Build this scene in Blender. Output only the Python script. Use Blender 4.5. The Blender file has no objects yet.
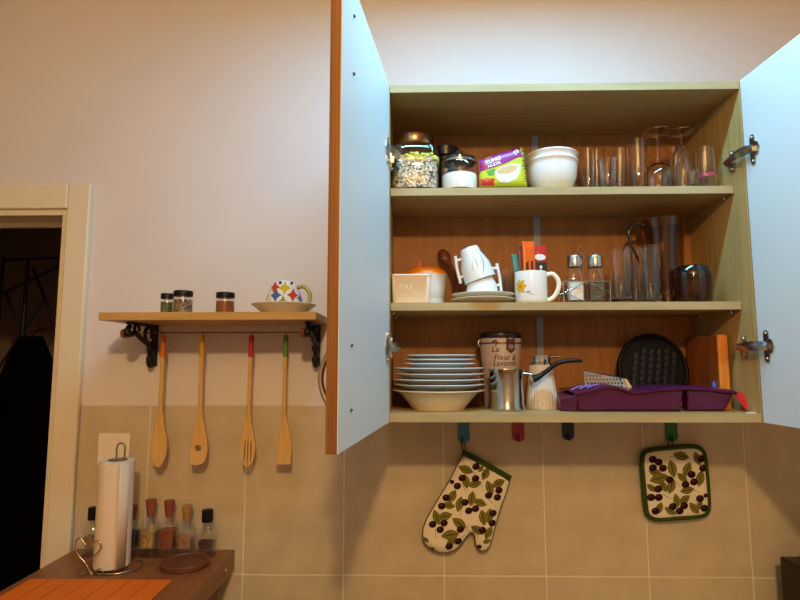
import bpy, math, random
from mathutils import Vector, Matrix, geometry
random.seed(7)
PI = math.pi
# ------------------------------------------------------------------ camera, world, lights, exposure
ZB = 1.48                                   # height of the cabinet's underside above the floor
FPX, YAW, PIT, ROL = 560.0, -0.0210, 0.1075, -0.0014
CAM = Vector((0.0481, -1.208, 0.1305 + ZB))
FW = Vector((math.sin(YAW)*math.cos(PIT), math.cos(YAW)*math.cos(PIT), math.sin(PIT)))
R0 = Vector((math.cos(YAW), -math.sin(YAW), 0)); U0 = R0.cross(FW)
RT = R0*math.cos(ROL) + U0*math.sin(ROL); UP = -R0*math.sin(ROL) + U0*math.cos(ROL)
sc = bpy.context.scene
COL = sc.collection
cam = bpy.data.objects.new('camera', bpy.data.cameras.new('camera'))
COL.objects.link(cam)
cam.data.sensor_width = 36; cam.data.lens = FPX/800*36; cam.data.clip_start = 0.02
M = Matrix((RT, UP, -FW)).transposed().to_4x4(); M.translation = CAM
cam.matrix_world = M
sc.camera = cam
sc.view_settings.view_transform = 'Standard'; sc.view_settings.look = 'None'
sc.view_settings.exposure = 0.0; sc.view_settings.gamma = 1; sc.view_settings.use_curve_mapping = False
w = bpy.data.worlds.new('world'); sc.world = w; w.use_nodes = True
w.node_tree.nodes['Background'].inputs[0].default_value = (1, .8, .6, 1)
w.node_tree.nodes['Background'].inputs[1].default_value = 0.02

def light(name, kind, loc, col, watt, size, rot=(0, 0, 0)):
    d = bpy.data.lights.new(name, kind); d.color = col; d.energy = watt
    if kind == 'AREA': d.shape = 'DISK'; d.size = size
    else: d.shadow_soft_size = size
    o = bpy.data.objects.new(name, d); COL.objects.link(o); o.location = loc; o.rotation_euler = rot
    return o
light('warm_ceiling_bulb', 'POINT', (.10, -1.85, ZB + .97), (1, .645, .305), 71, .05)
tube = light('cool_tube_lamp', 'AREA', (.30, -.28, ZB + 1.13), (.24, .65, 1), 16, .8)
tube.data.shape = 'RECTANGLE'; tube.data.size_y = .05

def at(px, py, Y):
    """point of the photograph's line of sight through (px, py) on the plane y = Y"""
    d = RT*((px - 400)/FPX) + UP*((300 - py)/FPX) + FW
    return CAM + d*((Y - CAM.y)/d.y)

# ------------------------------------------------------------------ materials
MATS = {}
def lin(c): return tuple((x/12.92 if x <= .04045 else ((x + .055)/1.055)**2.4) for x in c) + (1,)
def hexc(h): return lin(tuple(int(h[i:i+2], 16)/255 for i in (0, 2, 4)))
def base(name):
    m = bpy.data.materials.new(name); m.use_nodes = True
    n = m.node_tree.nodes; return m, n, m.node_tree.links, n['Principled BSDF']
def mat(name, h, rough=.5, metal=0, spec=.5, var=0, scale=20, bump=0, bscale=200, coat=0):
    if name in MATS: return MATS[name]
    m, n, l, b = base(name); c = hexc(h)
    b.inputs['Base Color'].default_value = c; b.inputs['Roughness'].default_value = rough
    b.inputs['Metallic'].default_value = metal; b.inputs['Specular IOR Level'].default_value = spec
    b.inputs['Coat Weight'].default_value = coat
    tc = n.new('ShaderNodeTexCoord')
    if var:
        t = n.new('ShaderNodeTexNoise'); t.inputs['Scale'].default_value = scale; t.inputs['Detail'].default_value = 5
        r = n.new('ShaderNodeValToRGB')
        r.color_ramp.elements[0].position = .3; r.color_ramp.elements[1].position = .7
        r.color_ramp.elements[0].color = tuple(x*(1 - var) for x in c[:3]) + (1,)
        r.color_ramp.elements[1].color = tuple(min(1, x*(1 + var)) for x in c[:3]) + (1,)
        l.new(tc.outputs['Object'], t.inputs['Vector']); l.new(t.outputs['Fac'], r.inputs[0]); l.new(r.outputs[0], b.inputs['Base Color'])
    if bump:
        t = n.new('ShaderNodeTexNoise'); t.inputs['Scale'].default_value = bscale; t.inputs['Detail'].default_value = 3
        bp = n.new('ShaderNodeBump'); bp.inputs['Strength'].default_value = bump; bp.inputs['Distance'].default_value = .002
        l.new(tc.outputs['Object'], t.inputs['Vector']); l.new(t.outputs['Fac'], bp.inputs['Height']); l.new(bp.outputs[0], b.inputs['Normal'])
    MATS[name] = m; return m
def wood(name, a, bcol, stretch=(1, 12, 12), scale=6, rough=.45, spec=.4):
    m, n, l, b = base(name)
    tc = n.new('ShaderNodeTexCoord'); mp = n.new('ShaderNodeMapping'); mp.inputs['Scale'].default_value = stretch
    t = n.new('ShaderNodeTexNoise'); t.inputs['Scale'].default_value = scale; t.inputs['Detail'].default_value = 8; t.inputs['Distortion'].default_value = .6
    r = n.new('ShaderNodeValToRGB'); r.color_ramp.elements[0].position = .33; r.color_ramp.elements[1].position = .68
    r.color_ramp.elements[0].color = hexc(a); r.color_ramp.elements[1].color = hexc(bcol)
    l.new(tc.outputs['Object'], mp.inputs[0]); l.new(mp.outputs[0], t.inputs['Vector']); l.new(t.outputs['Fac'], r.inputs[0])
    l.new(r.outputs[0], b.inputs['Base Color']); b.inputs['Roughness'].default_value = rough; b.inputs['Specular IOR Level'].default_value = spec
    bp = n.new('ShaderNodeBump'); bp.inputs['Strength'].default_value = .15; bp.inputs['Distance'].default_value = .001
    l.new(t.outputs['Fac'], bp.inputs['Height']); l.new(bp.outputs[0], b.inputs['Normal'])
    MATS[name] = m; return m
def cells(name, cols, scale=150, rough=.7):
    """granular filling: each grain (voronoi cell) takes one of the colours"""
    m, n, l, b = base(name)
    tc = n.new('ShaderNodeTexCoord'); t = n.new('ShaderNodeTexVoronoi'); t.inputs['Scale'].default_value = scale
    sp = n.new('ShaderNodeSeparateColor'); r = n.new('ShaderNodeValToRGB'); r.color_ramp.interpolation = 'CONSTANT'
    e = r.color_ramp.elements
    while len(e) < len(cols): e.new(.5)
    for i, c in enumerate(cols): e[i].position = i/len(cols); e[i].color = hexc(c)
    l.new(tc.outputs['Object'], t.inputs['Vector']); l.new(t.outputs['Color'], sp.inputs[0]); l.new(sp.outputs[0], r.inputs[0])
    l.new(r.outputs[0], b.inputs['Base Color']); b.inputs['Roughness'].default_value = rough
    bp = n.new('ShaderNodeBump'); bp.inputs['Strength'].default_value = .6; bp.inputs['Distance'].default_value = .003; bp.invert = True
    l.new(t.outputs['Distance'], bp.inputs['Height']); l.new(bp.outputs[0], b.inputs['Normal'])
    MATS[name] = m; return m
def thin_glass(name, tint=(1, 1, 1), rough=.02, ior=1.5, gain=1.0):
    """clear thin wall: lets light straight through, mirrors by fresnel"""
    m, n, l, b = base(name); n.remove(b); out = n['Material Output']
    tr = n.new('ShaderNodeBsdfTransparent'); tr.inputs[0].default_value = (*tint, 1)
    gl = n.new('ShaderNodeBsdfGlossy'); gl.inputs['Roughness'].default_value = rough; gl.inputs[0].default_value = (gain, gain, gain, 1)
    fr = n.new('ShaderNodeFresnel'); fr.inputs[0].default_value = ior
    mx = n.new('ShaderNodeMixShader')
    ge = n.new('ShaderNodeNewGeometry'); mr = n.new('ShaderNodeMapRange')    # same reflectance from inside and outside
    mr.inputs['To Min'].default_value = ior; mr.inputs['To Max'].default_value = 1/ior
    l.new(ge.outputs['Backfacing'], mr.inputs['Value']); l.new(mr.outputs[0], fr.inputs[0])
    l.new(fr.outputs[0], mx.inputs[0]); l.new(tr.outputs[0], mx.inputs[1]); l.new(gl.outputs[0], mx.inputs[2]); l.new(mx.outputs[0], out.inputs[0])
    MATS[name] = m; return m
def real_glass(name, tint=(1, 1, 1), ior=1.48):
    m, n, l, b = base(name)
    b.inputs['Base Color'].default_value = (*tint, 1); b.inputs['Roughness'].default_value = 0.0
    b.inputs['Transmission Weight'].default_value = 1; b.inputs['IOR'].default_value = ior
    MATS[name] = m; return m

WALL = mat('wall_paint', 'd9d3d1', .85, spec=.2, var=.03, scale=3, bump=.08, bscale=120)
TILE = mat('beige_tile', 'c2b498', .55, spec=.35, var=.10, scale=14, bump=.04, bscale=60)
GROUT = mat('grout', 'e2d8c2', .9, spec=.1)
TRIMW = mat('cream_gloss_paint', 'e0d5bc', .35, spec=.4)
OAKC = wood('cabinet_beech', 'a98a50', 'bb9a5e', (14, 14, 1.0), 4, .5, .3)
OAKX = wood('cabinet_beech_long', 'a08250', 'b2915a', (1.2, 14, 14), 4, .5, .3)
BACKP = wood('back_board_brown', '946030', 'a56e38', (14, 14, 1.2), 4, .55, .3)
DOORW = mat('door_white_laminate', 'd2dad8', .45, spec=.2)
BAND = wood('edge_banding', 'a29268', 'b0a076', (1.2, 14, 14), 4, .5, .3)
EDGE = wood('door_edge_beech', '6d4520', '946530', (60, 60, .6), 3, .5, .35)
STEEL = mat('brushed_steel', 'b8b4ac', .28, 1)
CHROME = mat('chrome', 'd0ccc4', .12, 1)
DARKMET = mat('dark_nickel', '6a625a', .3, 1)
WHITEC = mat('white_porcelain', 'e6e6e2', .16, spec=.5, coat=.3)
CREAMC = mat('cream_porcelain', 'ece4cc', .2, spec=.5, coat=.3)
BLACKP = mat('black_plastic', '0c0b09', .45, spec=.3)
BLACKI = mat('black_iron', '0d0b0a', .5, spec=.4, bump=.2, bscale=300)
GLASS = real_glass('clear_glass', (.97, .97, .96))
SMOKE = real_glass('smoky_brown_glass', (.58, .40, .25))
TGLASS = thin_glass('clear_jar_glass', (.985, .985, .98))
SGLASS = thin_glass('smoky_jar_glass', (.66, .54, .43))

# ------------------------------------------------------------------ geometry helpers
class MB:
    def __init__(s): s.v = []; s.f = []; s.m = []
    def add(s, vs, fs, mi=0):
        o = len(s.v); s.v += [tuple(v) for v in vs]; s.f += [tuple(i + o for i in f) for f in fs]; s.m += [mi]*len(fs); return s
    def box(s, a, b, mi=0, mtx=None):
        (x0, y0, z0), (x1, y1, z1) = a, b
        vs = [(x0,y0,z0),(x1,y0,z0),(x1,y1,z0),(x0,y1,z0),(x0,y0,z1),(x1,y0,z1),(x1,y1,z1),(x0,y1,z1)]
        if mtx: vs = [mtx @ Vector(v) for v in vs]
        return s.add(vs, [(3,2,1,0),(4,5,6,7),(0,1,5,4),(1,2,6,5),(2,3,7,6),(3,0,4,7)], mi)
    def lathe(s, prof, seg=40, c=(0, 0, 0), mi=0, mtx=None, sx=1, sy=1, rib=0, nrib=0):
        """prof: (r, z[, squareness]) from one end to the other; r = 0 closes"""
        rings = []; vs = []; fs = []
        for p in prof:
            r, z = p[0], p[1]; q = p[2] if len(p) > 2 else 0
            if r < 1e-6: rings.append([len(vs)]); vs.append(Vector((0, 0, z))); continue
            ring = []
            for i in range(seg):
                a = 2*PI*(i + .5)/seg; k = 1
                if q: k = 1/((abs(math.cos(a))**(2 + 10*q) + abs(math.sin(a))**(2 + 10*q))**(1/(2 + 10*q)))
                if rib: k *= 1 + rib*math.cos(nrib*a)
                ring.append(len(vs)); vs.append(Vector((r*k*math.cos(a)*sx, r*k*math.sin(a)*sy, z)))
            rings.append(ring)
        for A, B in zip(rings, rings[1:]):
            n = max(len(A), len(B))
            for i in range(n):
                j = (i + 1) % n
                if len(A) == 1 and len(B) == 1: continue
                if len(A) == 1: fs.append((A[0], B[j], B[i]))
                elif len(B) == 1: fs.append((A[i], A[j], B[0]))
                else: fs.append((A[i], A[j], B[j], B[i]))
        c = Vector(c); vs = [(mtx @ v if mtx else v) + c for v in vs]
        return s.add(vs, fs, mi)
    def tube(s, pts, r, seg=8, closed=False, mi=0, flat=1.0):
        pts = [Vector(p) for p in pts]; n = len(pts); vs = []; fs = []
        rr = r if isinstance(r, (list, tuple)) else [r]*n
        prev = None
        for i, p in enumerate(pts):
            t = (pts[(i + 1) % n] - pts[i - 1]) if closed else (pts[min(i + 1, n - 1)] - pts[max(i - 1, 0)])
            t.normalize()
            if prev is None:
                a = Vector((0, 0, 1)) if abs(t.z) < .9 else Vector((0, 1, 0))
                u = t.cross(a).normalized()
            else: u = (prev - t*prev.dot(t)).normalized()
            prev = u; v = t.cross(u)
            for k in range(seg):
                a = 2*PI*k/seg; vs.append(p + u*(math.cos(a)*rr[i]) + v*(math.sin(a)*rr[i]*flat))
        m = n if closed else n - 1
        for i in range(m):
            for k in range(seg):
                a, b = i*seg + k, i*seg + (k + 1) % seg; j = (i + 1) % n
                fs.append((a, b, j*seg + (k + 1) % seg, j*seg + k))
        if not closed: fs += [tuple(range(seg))[::-1], tuple((n - 1)*seg + k for k in range(seg))]
        return s.add(vs, fs, mi)
    def ball(s, c, r, seg=16, mi=0, sz=1):
        n = seg//2
        return s.lathe([(r*math.sin(PI*i/n), -r*sz*math.cos(PI*i/n)) if 0 < i < n else (0, -r*sz if i == 0 else r*sz) for i in range(n + 1)], seg, c, mi)
    def plate(s, outline, holes=(), front=None, back=None, grid=None, mi=0, to=None):
        """filled outline (u, v) with holes; front/back give the offset along y; 'to' maps (u, v, w) into space"""
        vs, tr = fill2d(outline, holes, grid); n = len(vs); F = front or (lambda u, v: -.002); B = back or (lambda u, v: .002)
        to = to or (lambda u, v, w: (u, w, v))
        V = [to(u, v, F(u, v)) for u, v in vs] + [to(u, v, B(u, v)) for u, v in vs]
        fs = list(tr) + [(a + n, c + n, b + n) for a, b, c in tr]
        cnt = {}
        for t in tr:
            for e in ((t[0], t[1]), (t[1], t[2]), (t[2], t[0])): cnt[tuple(sorted(e))] = cnt.get(tuple(sorted(e)), 0) + 1; 
        for t in tr:
            for a, b in ((t[0], t[1]), (t[1], t[2]), (t[2], t[0])):
                if cnt[tuple(sorted((a, b)))] == 1: fs.append((b, a, a + n, b + n))
        return s.add(V, fs, mi)
    def build(s, name, mats, parent=None, smooth=40, bevel=0, loc=None):
        me = bpy.data.meshes.new(name); me.from_pydata(s.v, [], s.f); me.update()
        for m in (mats if isinstance(mats, (list, tuple)) else [mats]): me.materials.append(m)
        if any(s.m): me.polygons.foreach_set('material_index', s.m)
        import bmesh
        bm = bmesh.new(); bm.from_mesh(me); bmesh.ops.recalc_face_normals(bm, faces=bm.faces); bm.to_mesh(me); bm.free()
        if smooth:
            me.polygons.foreach_set('use_smooth', [True]*len(me.polygons)); me.set_sharp_from_angle(angle=math.radians(smooth))
        o = bpy.data.objects.new(name, me); COL.objects.link(o)
        if parent: o.parent = parent
        if loc: o.location = loc
        if bevel:
            b = o.modifiers.new('bevel', 'BEVEL'); b.width = bevel; b.segments = 2; b.limit_method = 'ANGLE'; b.angle_limit = math.radians(50)
        return o
def inside(u, v, poly):
    c = False; n = len(poly)
    for i in range(n):
        x0, y0 = poly[i]; x1, y1 = poly[i - 1]
        if (y0 > v) != (y1 > v) and u < (x1 - x0)*(v - y0)/(y1 - y0) + x0: c = not c
    return c
def dist(u, v, poly):
    best = 1e9; n = len(poly)
    for i in range(n):
        x0, y0 = poly[i - 1]; x1, y1 = poly[i]; dx, dy = x1 - x0, y1 - y0; L = dx*dx + dy*dy
        t = 0 if L == 0 else max(0, min(1, ((u - x0)*dx + (v - y0)*dy)/L))
        best = min(best, math.hypot(u - x0 - t*dx, v - y0 - t*dy))
    return best
def fill2d(outline, holes=(), grid=None):
    pts = [Vector(p) for p in outline]; ed = [(i, (i + 1) % len(pts)) for i in range(len(pts))]
    for h in holes:
        o = len(pts); pts += [Vector(p) for p in h]; ed += [(o + i, o + (i + 1) % len(h)) for i in range(len(h))]
    if grid:
        us = [p[0] for p in outline]; vv = [p[1] for p in outline]; u = min(us) + grid/2
        while u < max(us):
            v = min(vv) + grid/2
            while v < max(vv):
                if inside(u, v, outline) and dist(u, v, outline) > grid*.35 and not any(inside(u, v, h) for h in holes): pts.append(Vector((u, v)))
                v += grid
            u += grid
    r = geometry.delaunay_2d_cdt(pts, ed, [], 0, 1e-7)
    vs = [tuple(p) for p in r[0]]; tr = []
    for t in r[2]:
        cu = sum(vs[i][0] for i in t)/3; cv = sum(vs[i][1] for i in t)/3
        if inside(cu, cv, outline) and not any(inside(cu, cv, h) for h in holes): tr.append(tuple(t))
    return vs, tr
def smoothloop(pts, n=6):
    """closed Catmull-Rom through the points"""
    out = []; N = len(pts)
    for i in range(N):
        p0, p1, p2, p3 = (pts[(i + k) % N] for k in (-1, 0, 1, 2))
        for k in range(n):
            t = k/n
            out.append(tuple(.5*(2*b + (c - a)*t + (2*a - 5*b + 4*c - d)*t*t + (3*b - a - 3*c + d)*t**3) for a, b, c, d in zip(p0, p1, p2, p3)))
    return out
def spline(pts, n=6):
    out = []; N = len(pts)
    for i in range(N - 1):
        p0, p1, p2, p3 = (pts[max(0, min(N - 1, i + k))] for k in (-1, 0, 1, 2))
        for k in range(n):
            t = k/n
            out.append(tuple(.5*(2*b + (c - a)*t + (2*a - 5*b + 4*c - d)*t*t + (3*b - a - 3*c + d)*t**3) for a, b, c, d in zip(p0, p1, p2, p3)))
    return out + [tuple(pts[-1])]
def ell(u, v, a, b, ang=0, n=14):
    c, s = math.cos(ang), math.sin(ang)
    return [(u + a*math.cos(t)*c - b*math.sin(t)*s, v + a*math.cos(t)*s + b*math.sin(t)*c) for t in (2*PI*i/n for i in range(n))]
def leaf(u, v, L, W, ang, n=6):
    c, s = math.cos(ang), math.sin(ang); p = []
    for i in range(n + 1): t = i/n; p.append((L*(t - .5), W/2*math.sin(PI*t)**.9))
    for i in range(n - 1, 0, -1): t = i/n; p.append((L*(t - .5), -W/2*math.sin(PI*t)**.9))
    return [(u + a*c - b*s, v + a*s + b*c) for a, b in p]
def decal(name, polys, mats, surf, parent, grid=None, lift=.0006):
    """print on a surface: polys = [(outline, material index)], surf(u, v, lift) -> point"""
    mb = MB()
    for k, (pl, mi) in enumerate(polys):
        vs, tr = fill2d(pl, (), grid)
        mb.add([surf(u, v, lift + .00012*mi + .00003*(k % 4)) for u, v in vs], tr, mi)
    return mb.build(name, mats, parent, 60)
def text(name, body, size, m, surf, parent, at_=(0, 0), ang=0, shear=0, lift=.0008, bold=0):
    cu = bpy.data.curves.new(name, 'FONT'); cu.body = body; cu.size = size; cu.align_x = 'CENTER'; cu.align_y = 'CENTER'; cu.shear = shear; cu.offset = bold
    cu.resolution_u = 2
    o = bpy.data.objects.new(name, cu); COL.objects.link(o); bpy.context.view_layer.update()
    me0 = o.evaluated_get(bpy.context.evaluated_depsgraph_get()).to_mesh()
    c, s = math.cos(ang), math.sin(ang)
    vs = [surf(at_[0] + v.co.x*c - v.co.y*s, at_[1] + v.co.x*s + v.co.y*c, lift) for v in me0.vertices]
    fs = [tuple(p.vertices) for p in me0.polygons]
    bpy.data.objects.remove(o); bpy.data.curves.remove(cu)
    return MB().add(vs, fs).build(name, m, parent, 0)
def cyl_surf(r_of_z):
    """(arc length from the front, height) -> point on a turned body whose front faces -y"""
    def f(u, v, lift):
        r = r_of_z(v); a = u/r; return ((r + lift)*math.sin(a), -(r + lift)*math.cos(a), v)
    return f
def tag(o, label, cat, group=None):
    o['label'] = label; o['category'] = cat
    if group: o['group'] = group
    return o
def thing(name, label, cat, loc=(0, 0, 0), rz=0, group=None):
    o = bpy.data.objects.new(name, None); COL.objects.link(o); o.empty_display_size = .02
    o.location = loc; o.rotation_euler = (0, 0, rz)
    return tag(o, label, cat, group)
def struct(o): o['kind'] = 'structure'; return o
def shell(prof, t):
    """open vessel from an outer profile (bottom to rim): outer wall, rim, inner wall"""
    inner = [(max(p[0] - t, .001), p[1]) + tuple(p[2:]) for p in prof if p[1] > prof[0][1] + t*1.2]
    b = prof[0][1] + t*1.5
    inner0 = (max(inner[0][0] - t*.3, .001), b) + tuple(inner[0][2:])
    return [(0, prof[0][1])] + list(prof) + inner[::-1] + [inner0, (0, b)]

# ------------------------------------------------------------------ the room
YW = .27                                     # face of the plaster
YT = .262                                    # face of the tiles
H, W, D = .7499, .78, .2525                  # cabinet: height, clear width, inner depth
CEIL = ZB + 1.24
ox1 = at(62, 225, YW - .01).x                      # right edge of the door opening
oz1 = at(40, 216, YW).z                      # top of the opening
ox0 = ox1 - .80
mb = MB()
mb.box((ox1, YW, 0), (2.6, YW + .12, CEIL)).box((ox0, YW, oz1), (ox1, YW + .12, CEIL)).box((-2.6, YW, 0), (ox0, YW + .12, CEIL))
wall_back = struct(mb.build('wall_back', WALL, smooth=0))
struct(MB().box((-2.7, -3.4, -.1), (2.7, 2.3, 0)).build('floor', wood('floor_planks', 'a07c56', 'b8946a', (1, 10, 10), 4), smooth=0))
struct(MB().box((-2.7, -3.4, CEIL), (2.7, YW + .12, CEIL + .1)).build('ceiling', mat('ceiling_paint', 'd6cfc4', .9, spec=.1), smooth=0))
struct(MB().box((-2.7, -3.4, 0), (-2.6, 2.2, CEIL)).build('wall_left', WALL, smooth=0))
struct(MB().box((2.6, -3.4, 0), (2.7, 2.2, CEIL)).build('wall_right', WALL, smooth=0))
struct(MB().box((-2.7, -3.5, 0), (2.7, -3.4, CEIL)).build('wall_front', WALL, smooth=0))
HALL = mat('hall_paint', '9a8272', .9, spec=.1)
struct(MB().box((-2.6, 1.62, 0), (-.3, 1.72, CEIL)).box((-.4, YW + .12, 0), (-.3, 1.62, CEIL)).box((-2.6, YW + .12, CEIL - .05), (-.3, 1.62, CEIL)).build('wall_hall', HALL, smooth=0))
# tiles: one object each, recessed grout between
TW = (at(753, 576, YT).x - at(444.5, 576, YT).x)/3
gx = at(444.5, 576, YT).x
ztop = at(200, 406, YT).z; zj = at(500, 576, YT).z; TH = ztop - zj
g = .0036
xl = at(76, 480, YT).x + .004
tile_meshes = {}
struct_g = MB().box((xl, YT + .0016, 0.9), (2.59, YW + .002, ztop - .001)).build('grout_bed', GROUT, wall_back, 0)
def tile(x0, x1, z0, z1):
    k = (round(x1 - x0, 4), round(z1 - z0, 4))
    if k not in tile_meshes:
        o = MB().box((0, 0, 0), (k[0], YW - YT, k[1])).build('tile', TILE, wall_back, 0, .0012); tile_meshes[k] = o
    else:
        s = tile_meshes[k]; o = s.copy(); COL.objects.link(o)
    o.location = (x0, YT + random.uniform(-.0003, .0003), z0)
for row, (z0, z1) in enumerate(((zj, ztop), (zj - TH, zj))):
    for i in range(-9, 12):
        x0, x1 = gx + i*TW + g/2, gx + (i + 1)*TW - g/2
        if x1 < xl + .02 or x0 > 2.5: continue
        tile(max(x0, xl), min(x1, 2.59), z0 + (g/2 if 1 else 0), z1 - (g/2 if row else 0))
# door lining and casing
door_1 = struct(bpy.data.objects.new('door_1', None)); COL.objects.link(door_1); door_1.location = (0, 0, 0)
cw = at(95, 185, YW).x - ox1                  # casing width
czt = at(40, 184, YW - .02).z; czb = at(40, 208.5, YW - .02).z
MB().box((ox1 + .016, YW - .020, 0), (ox1 + cw, YW, czt)).build('casing_upright', TRIMW, door_1, 0, .004)
MB().box((ox0 - cw, YW - .020, 0), (ox0 - .016, YW, czt)).build('casing_upright', TRIMW, door_1, 0, .004)
MB().box((ox0 - .016, YW - .020, czb), (ox1 + .016, YW, czt)).build('casing_head', TRIMW, door_1, 0, .004)
MB().box((ox1 - .001, YW - .010, 0), (ox1 + .017, YW + .13, oz1 + .002)).build('jamb_lining', TRIMW, door_1, 0, .003)
MB().box((ox0 - .017, YW - .010, 0), (ox0 + .001, YW + .13, oz1 + .002)).build('jamb_lining', TRIMW, door_1, 0, .003)
MB().box((ox0 - .017, YW - .010, oz1 - .001), (ox1 + .017, YW + .13, czb + .004)).build('head_lining', TRIMW, door_1, 0, .003)
MB().box((ox0 + .012, YW + .07, oz1 - .014), (ox1 - .001, YW + .085, oz1)).build('door_stop', TRIMW, door_1, 0, .002)

# ------------------------------------------------------------------ wall cabinet
cab = thing('wall_cabinet', 'open beech wall cabinet with white-faced doors, filled with crockery', 'cabinet', (0, 0, ZB))
T = .018
MB().box((-T, 0, 0), (0, D, H)).build('side_panel', OAKC, cab, 0, .0008)
MB().box((W, 0, 0), (W + T, D, H)).build('side_panel', OAKC, cab, 0, .0008)
MB().box((0, 0, H - T), (W, D, H)).build('top_panel', OAKX, cab, 0, .0008)
MB().box((0, 0, 0), (W, D, T)).build('bottom_panel', OAKX, cab, 0, .0008)
for z in (0, H - T): MB().box((.0004, -.001, z + .0003), (W - .0004, 0, z + T - .0003)).build('edge_band', BAND, cab, 0)
MB().box((-T + .001, D, .001), (W + T - .001, D + .005, H - .001)).build('back_panel', BACKP, cab, 0)
sx_ = at(537, 240, D).x
MB().box((sx_ - .009, D - .003, T), (sx_ + .009, D, H - T)).build('back_joint_strip', mat('grey_plastic_strip', '8f9296', .4), cab, 0, .001)
SB, Z1, Z2 = .0456, .5064, .2418
S1, S2, S0 = ZB + Z1 + T, ZB + Z2 + T, ZB + T  # standing heights
for z in (Z1, Z2):
    o = MB().box((.0008, SB, z), (W - .0008, D - .004, z + T)).build('shelf', OAKX, cab, 0, .0008)
    MB().box((.0012, SB - .001, z + .0003), (W - .0012, SB, z + T - .0003)).build('edge_band', BAND, o, 0)
    for x in (.006, W - .006):
        for y in (SB + .03, D - .04): MB().lathe([(0, -.006), (.0045, -.006), (.0045, 0), (0, 0)], 12, (x, y, z - .0002)).build('shelf_pin', STEEL, o, 40)
def cabinet_door(side, ang, wid, hinge_px, handle, hpx):
    """local frame: s along the door away from its hinge, n outward from the white face, z up"""
    sg = -1 if side == 'L' else 1
    piv = Vector((0 if sg < 0 else W, 0, 0)); ds = Vector((sg*math.sin(ang), -math.cos(ang), 0)); dn = Vector((sg*math.cos(ang), math.sin(ang), 0))
    L = lambda s, n, z: tuple(piv + ds*s + dn*n + Vector((0, 0, z)))
    def bx(mb, a, b, mi=0):
        vs = [L(x, y, z) for z in (a[2], b[2]) for x, y in ((a[0], a[1]), (b[0], a[1]), (b[0], b[1]), (a[0], b[1]))]
        return mb.add(vs, [(3,2,1,0),(4,5,6,7),(0,1,5,4),(1,2,6,5),(2,3,7,6),(3,0,4,7)], mi)
    z0, z1 = .0005, H - .0005
    door = bx(MB(), (.005, .0012, z0), (wid, T - .0012, z1)).build('door', EDGE, cab, 0)
    bx(MB(), (.0052, 0, z0 + .0003), (wid - .0006, .0012, z1 - .0003)).build('inner_face', DOORW, door, 0)
    bx(MB(), (.0052, T - .0012, z0 + .0003), (wid - .0006, T, z1 - .0003)).build('outer_face', EDGE, door, 0)
    for zc in hinge_px:
        m = MB()
        # wing plate and cup on the door
        out = [L(.012, -.0003, zc - .026)]
        pl = [(.028, -.031), (.034, -.033), (.039, -.031), (.041, -.024), (.041, -.016), (.050, -.012), (.055, 0), (.050, .012), (.041, .016), (.041, .024), (.039, .031), (.034, .033), (.028, .031), (.026, .024), (.026, -.024)]
        m.plate(pl, (), lambda u, v: -.0028, lambda u, v: .0002, to=lambda u, v, w_: L(u, w_, zc + v))
        for dz in (-.026, .026):
            c = Vector(L(.0335, -.0028, zc + dz)); m.ball(c, .0032, 10)
        # arm bridging to the mounting plate on the side panel
        a0 = [Vector(L(.040, -.006, zc)), Vector(L(.026, -.014, zc)), Vector(L(.006, -.017, zc)), Vector((piv.x - sg*.017, .018, zc)), Vector((piv.x - sg*.014, .034, zc)), Vector((piv.x - sg*.012, .052, zc))]
        m.tube(a0, [.0065, .0085, .0085, .0075, .006, .005], 4, flat=1.25)
        q = piv.x - sg*.0005
        m.box((min(q, q - sg*.009), .030, zc - .008), (max(q, q - sg*.009), .056, zc + .008))
        m.box((min(q, q - sg*.003), .033, zc - .024), (max(q, q - sg*.003), .047, zc + .024))
        m.lathe([(0, 0), (.004, 0), (.004, .005), (0, .005)], 10, (q - sg*.017, .040, zc), mtx=Matrix.Rotation(PI/2, 3, 'Y'))
        for dz in (-.018, .018): m.ball((q - sg*.003, .040, zc + dz), .0035, 10)
        m.build('hinge', [STEEL if sg > 0 else STEEL], door, 35)
    for s, zc in hpx:
        m = MB(); c = Vector(L(s, -.0006, zc)); m.ball(c, .0032, 10, sz=1); m.build('screw', DARKMET, door, 40)
    if handle:
        s, za, zb = handle; n = 14; pts = [L(s, T - .002, za)]
        for i in range(n + 1):
            t = i/n; pts.append(L(s, T + .012 + .018*math.sin(PI*t), za + (zb - za)*t))
        pts.append(L(s, T - .002, zb))
        MB().tube(pts, .0048, 8, flat=1.0).build('handle', mat('satin_nickel', 'c9b9a4', .3, 1), door, 60)
    return door
def dz(px, py, Y): return at(px, py, Y).z - ZB
cabinet_door('L', .1331, .4185, (dz(389, 148, -.04), dz(389, 347, -.04)), (.345, dz(326, 411, -.345), dz(326, 347, -.345)),
             [(.345, dz(348, 345, -.345)), (.345, dz(347, 410, -.345)), (.345, dz(351, 73, -.345)), (.345, dz(351, 15, -.345))])
cabinet_door('R', .0544, .4185, (dz(752, 150, -.03), dz(765, 346, -.03)), (.345, dz(326, 411, -.345), dz(326, 347, -.345)), [])

# ------------------------------------------------------------------ helpers for things standing on a board
def ax(px, Y, py=250): return at(px, py, Y).x
def wid(a, b, py, Y): return at(b, py, Y).x - at(a, py, Y).x
def up(px, py, Y, zb): return at(px, py, Y).z - zb
def sub(root, name, mb, m, smooth=40, bevel=0): return mb.build(name, m, root, smooth, bevel)
def copy_tree(o, parent=None):
    c = o.copy(); COL.objects.link(c)
    if parent: c.parent = parent
    for ch in [x for x in bpy.data.objects if x.parent == o]: copy_tree(ch, c)
    return c

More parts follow.
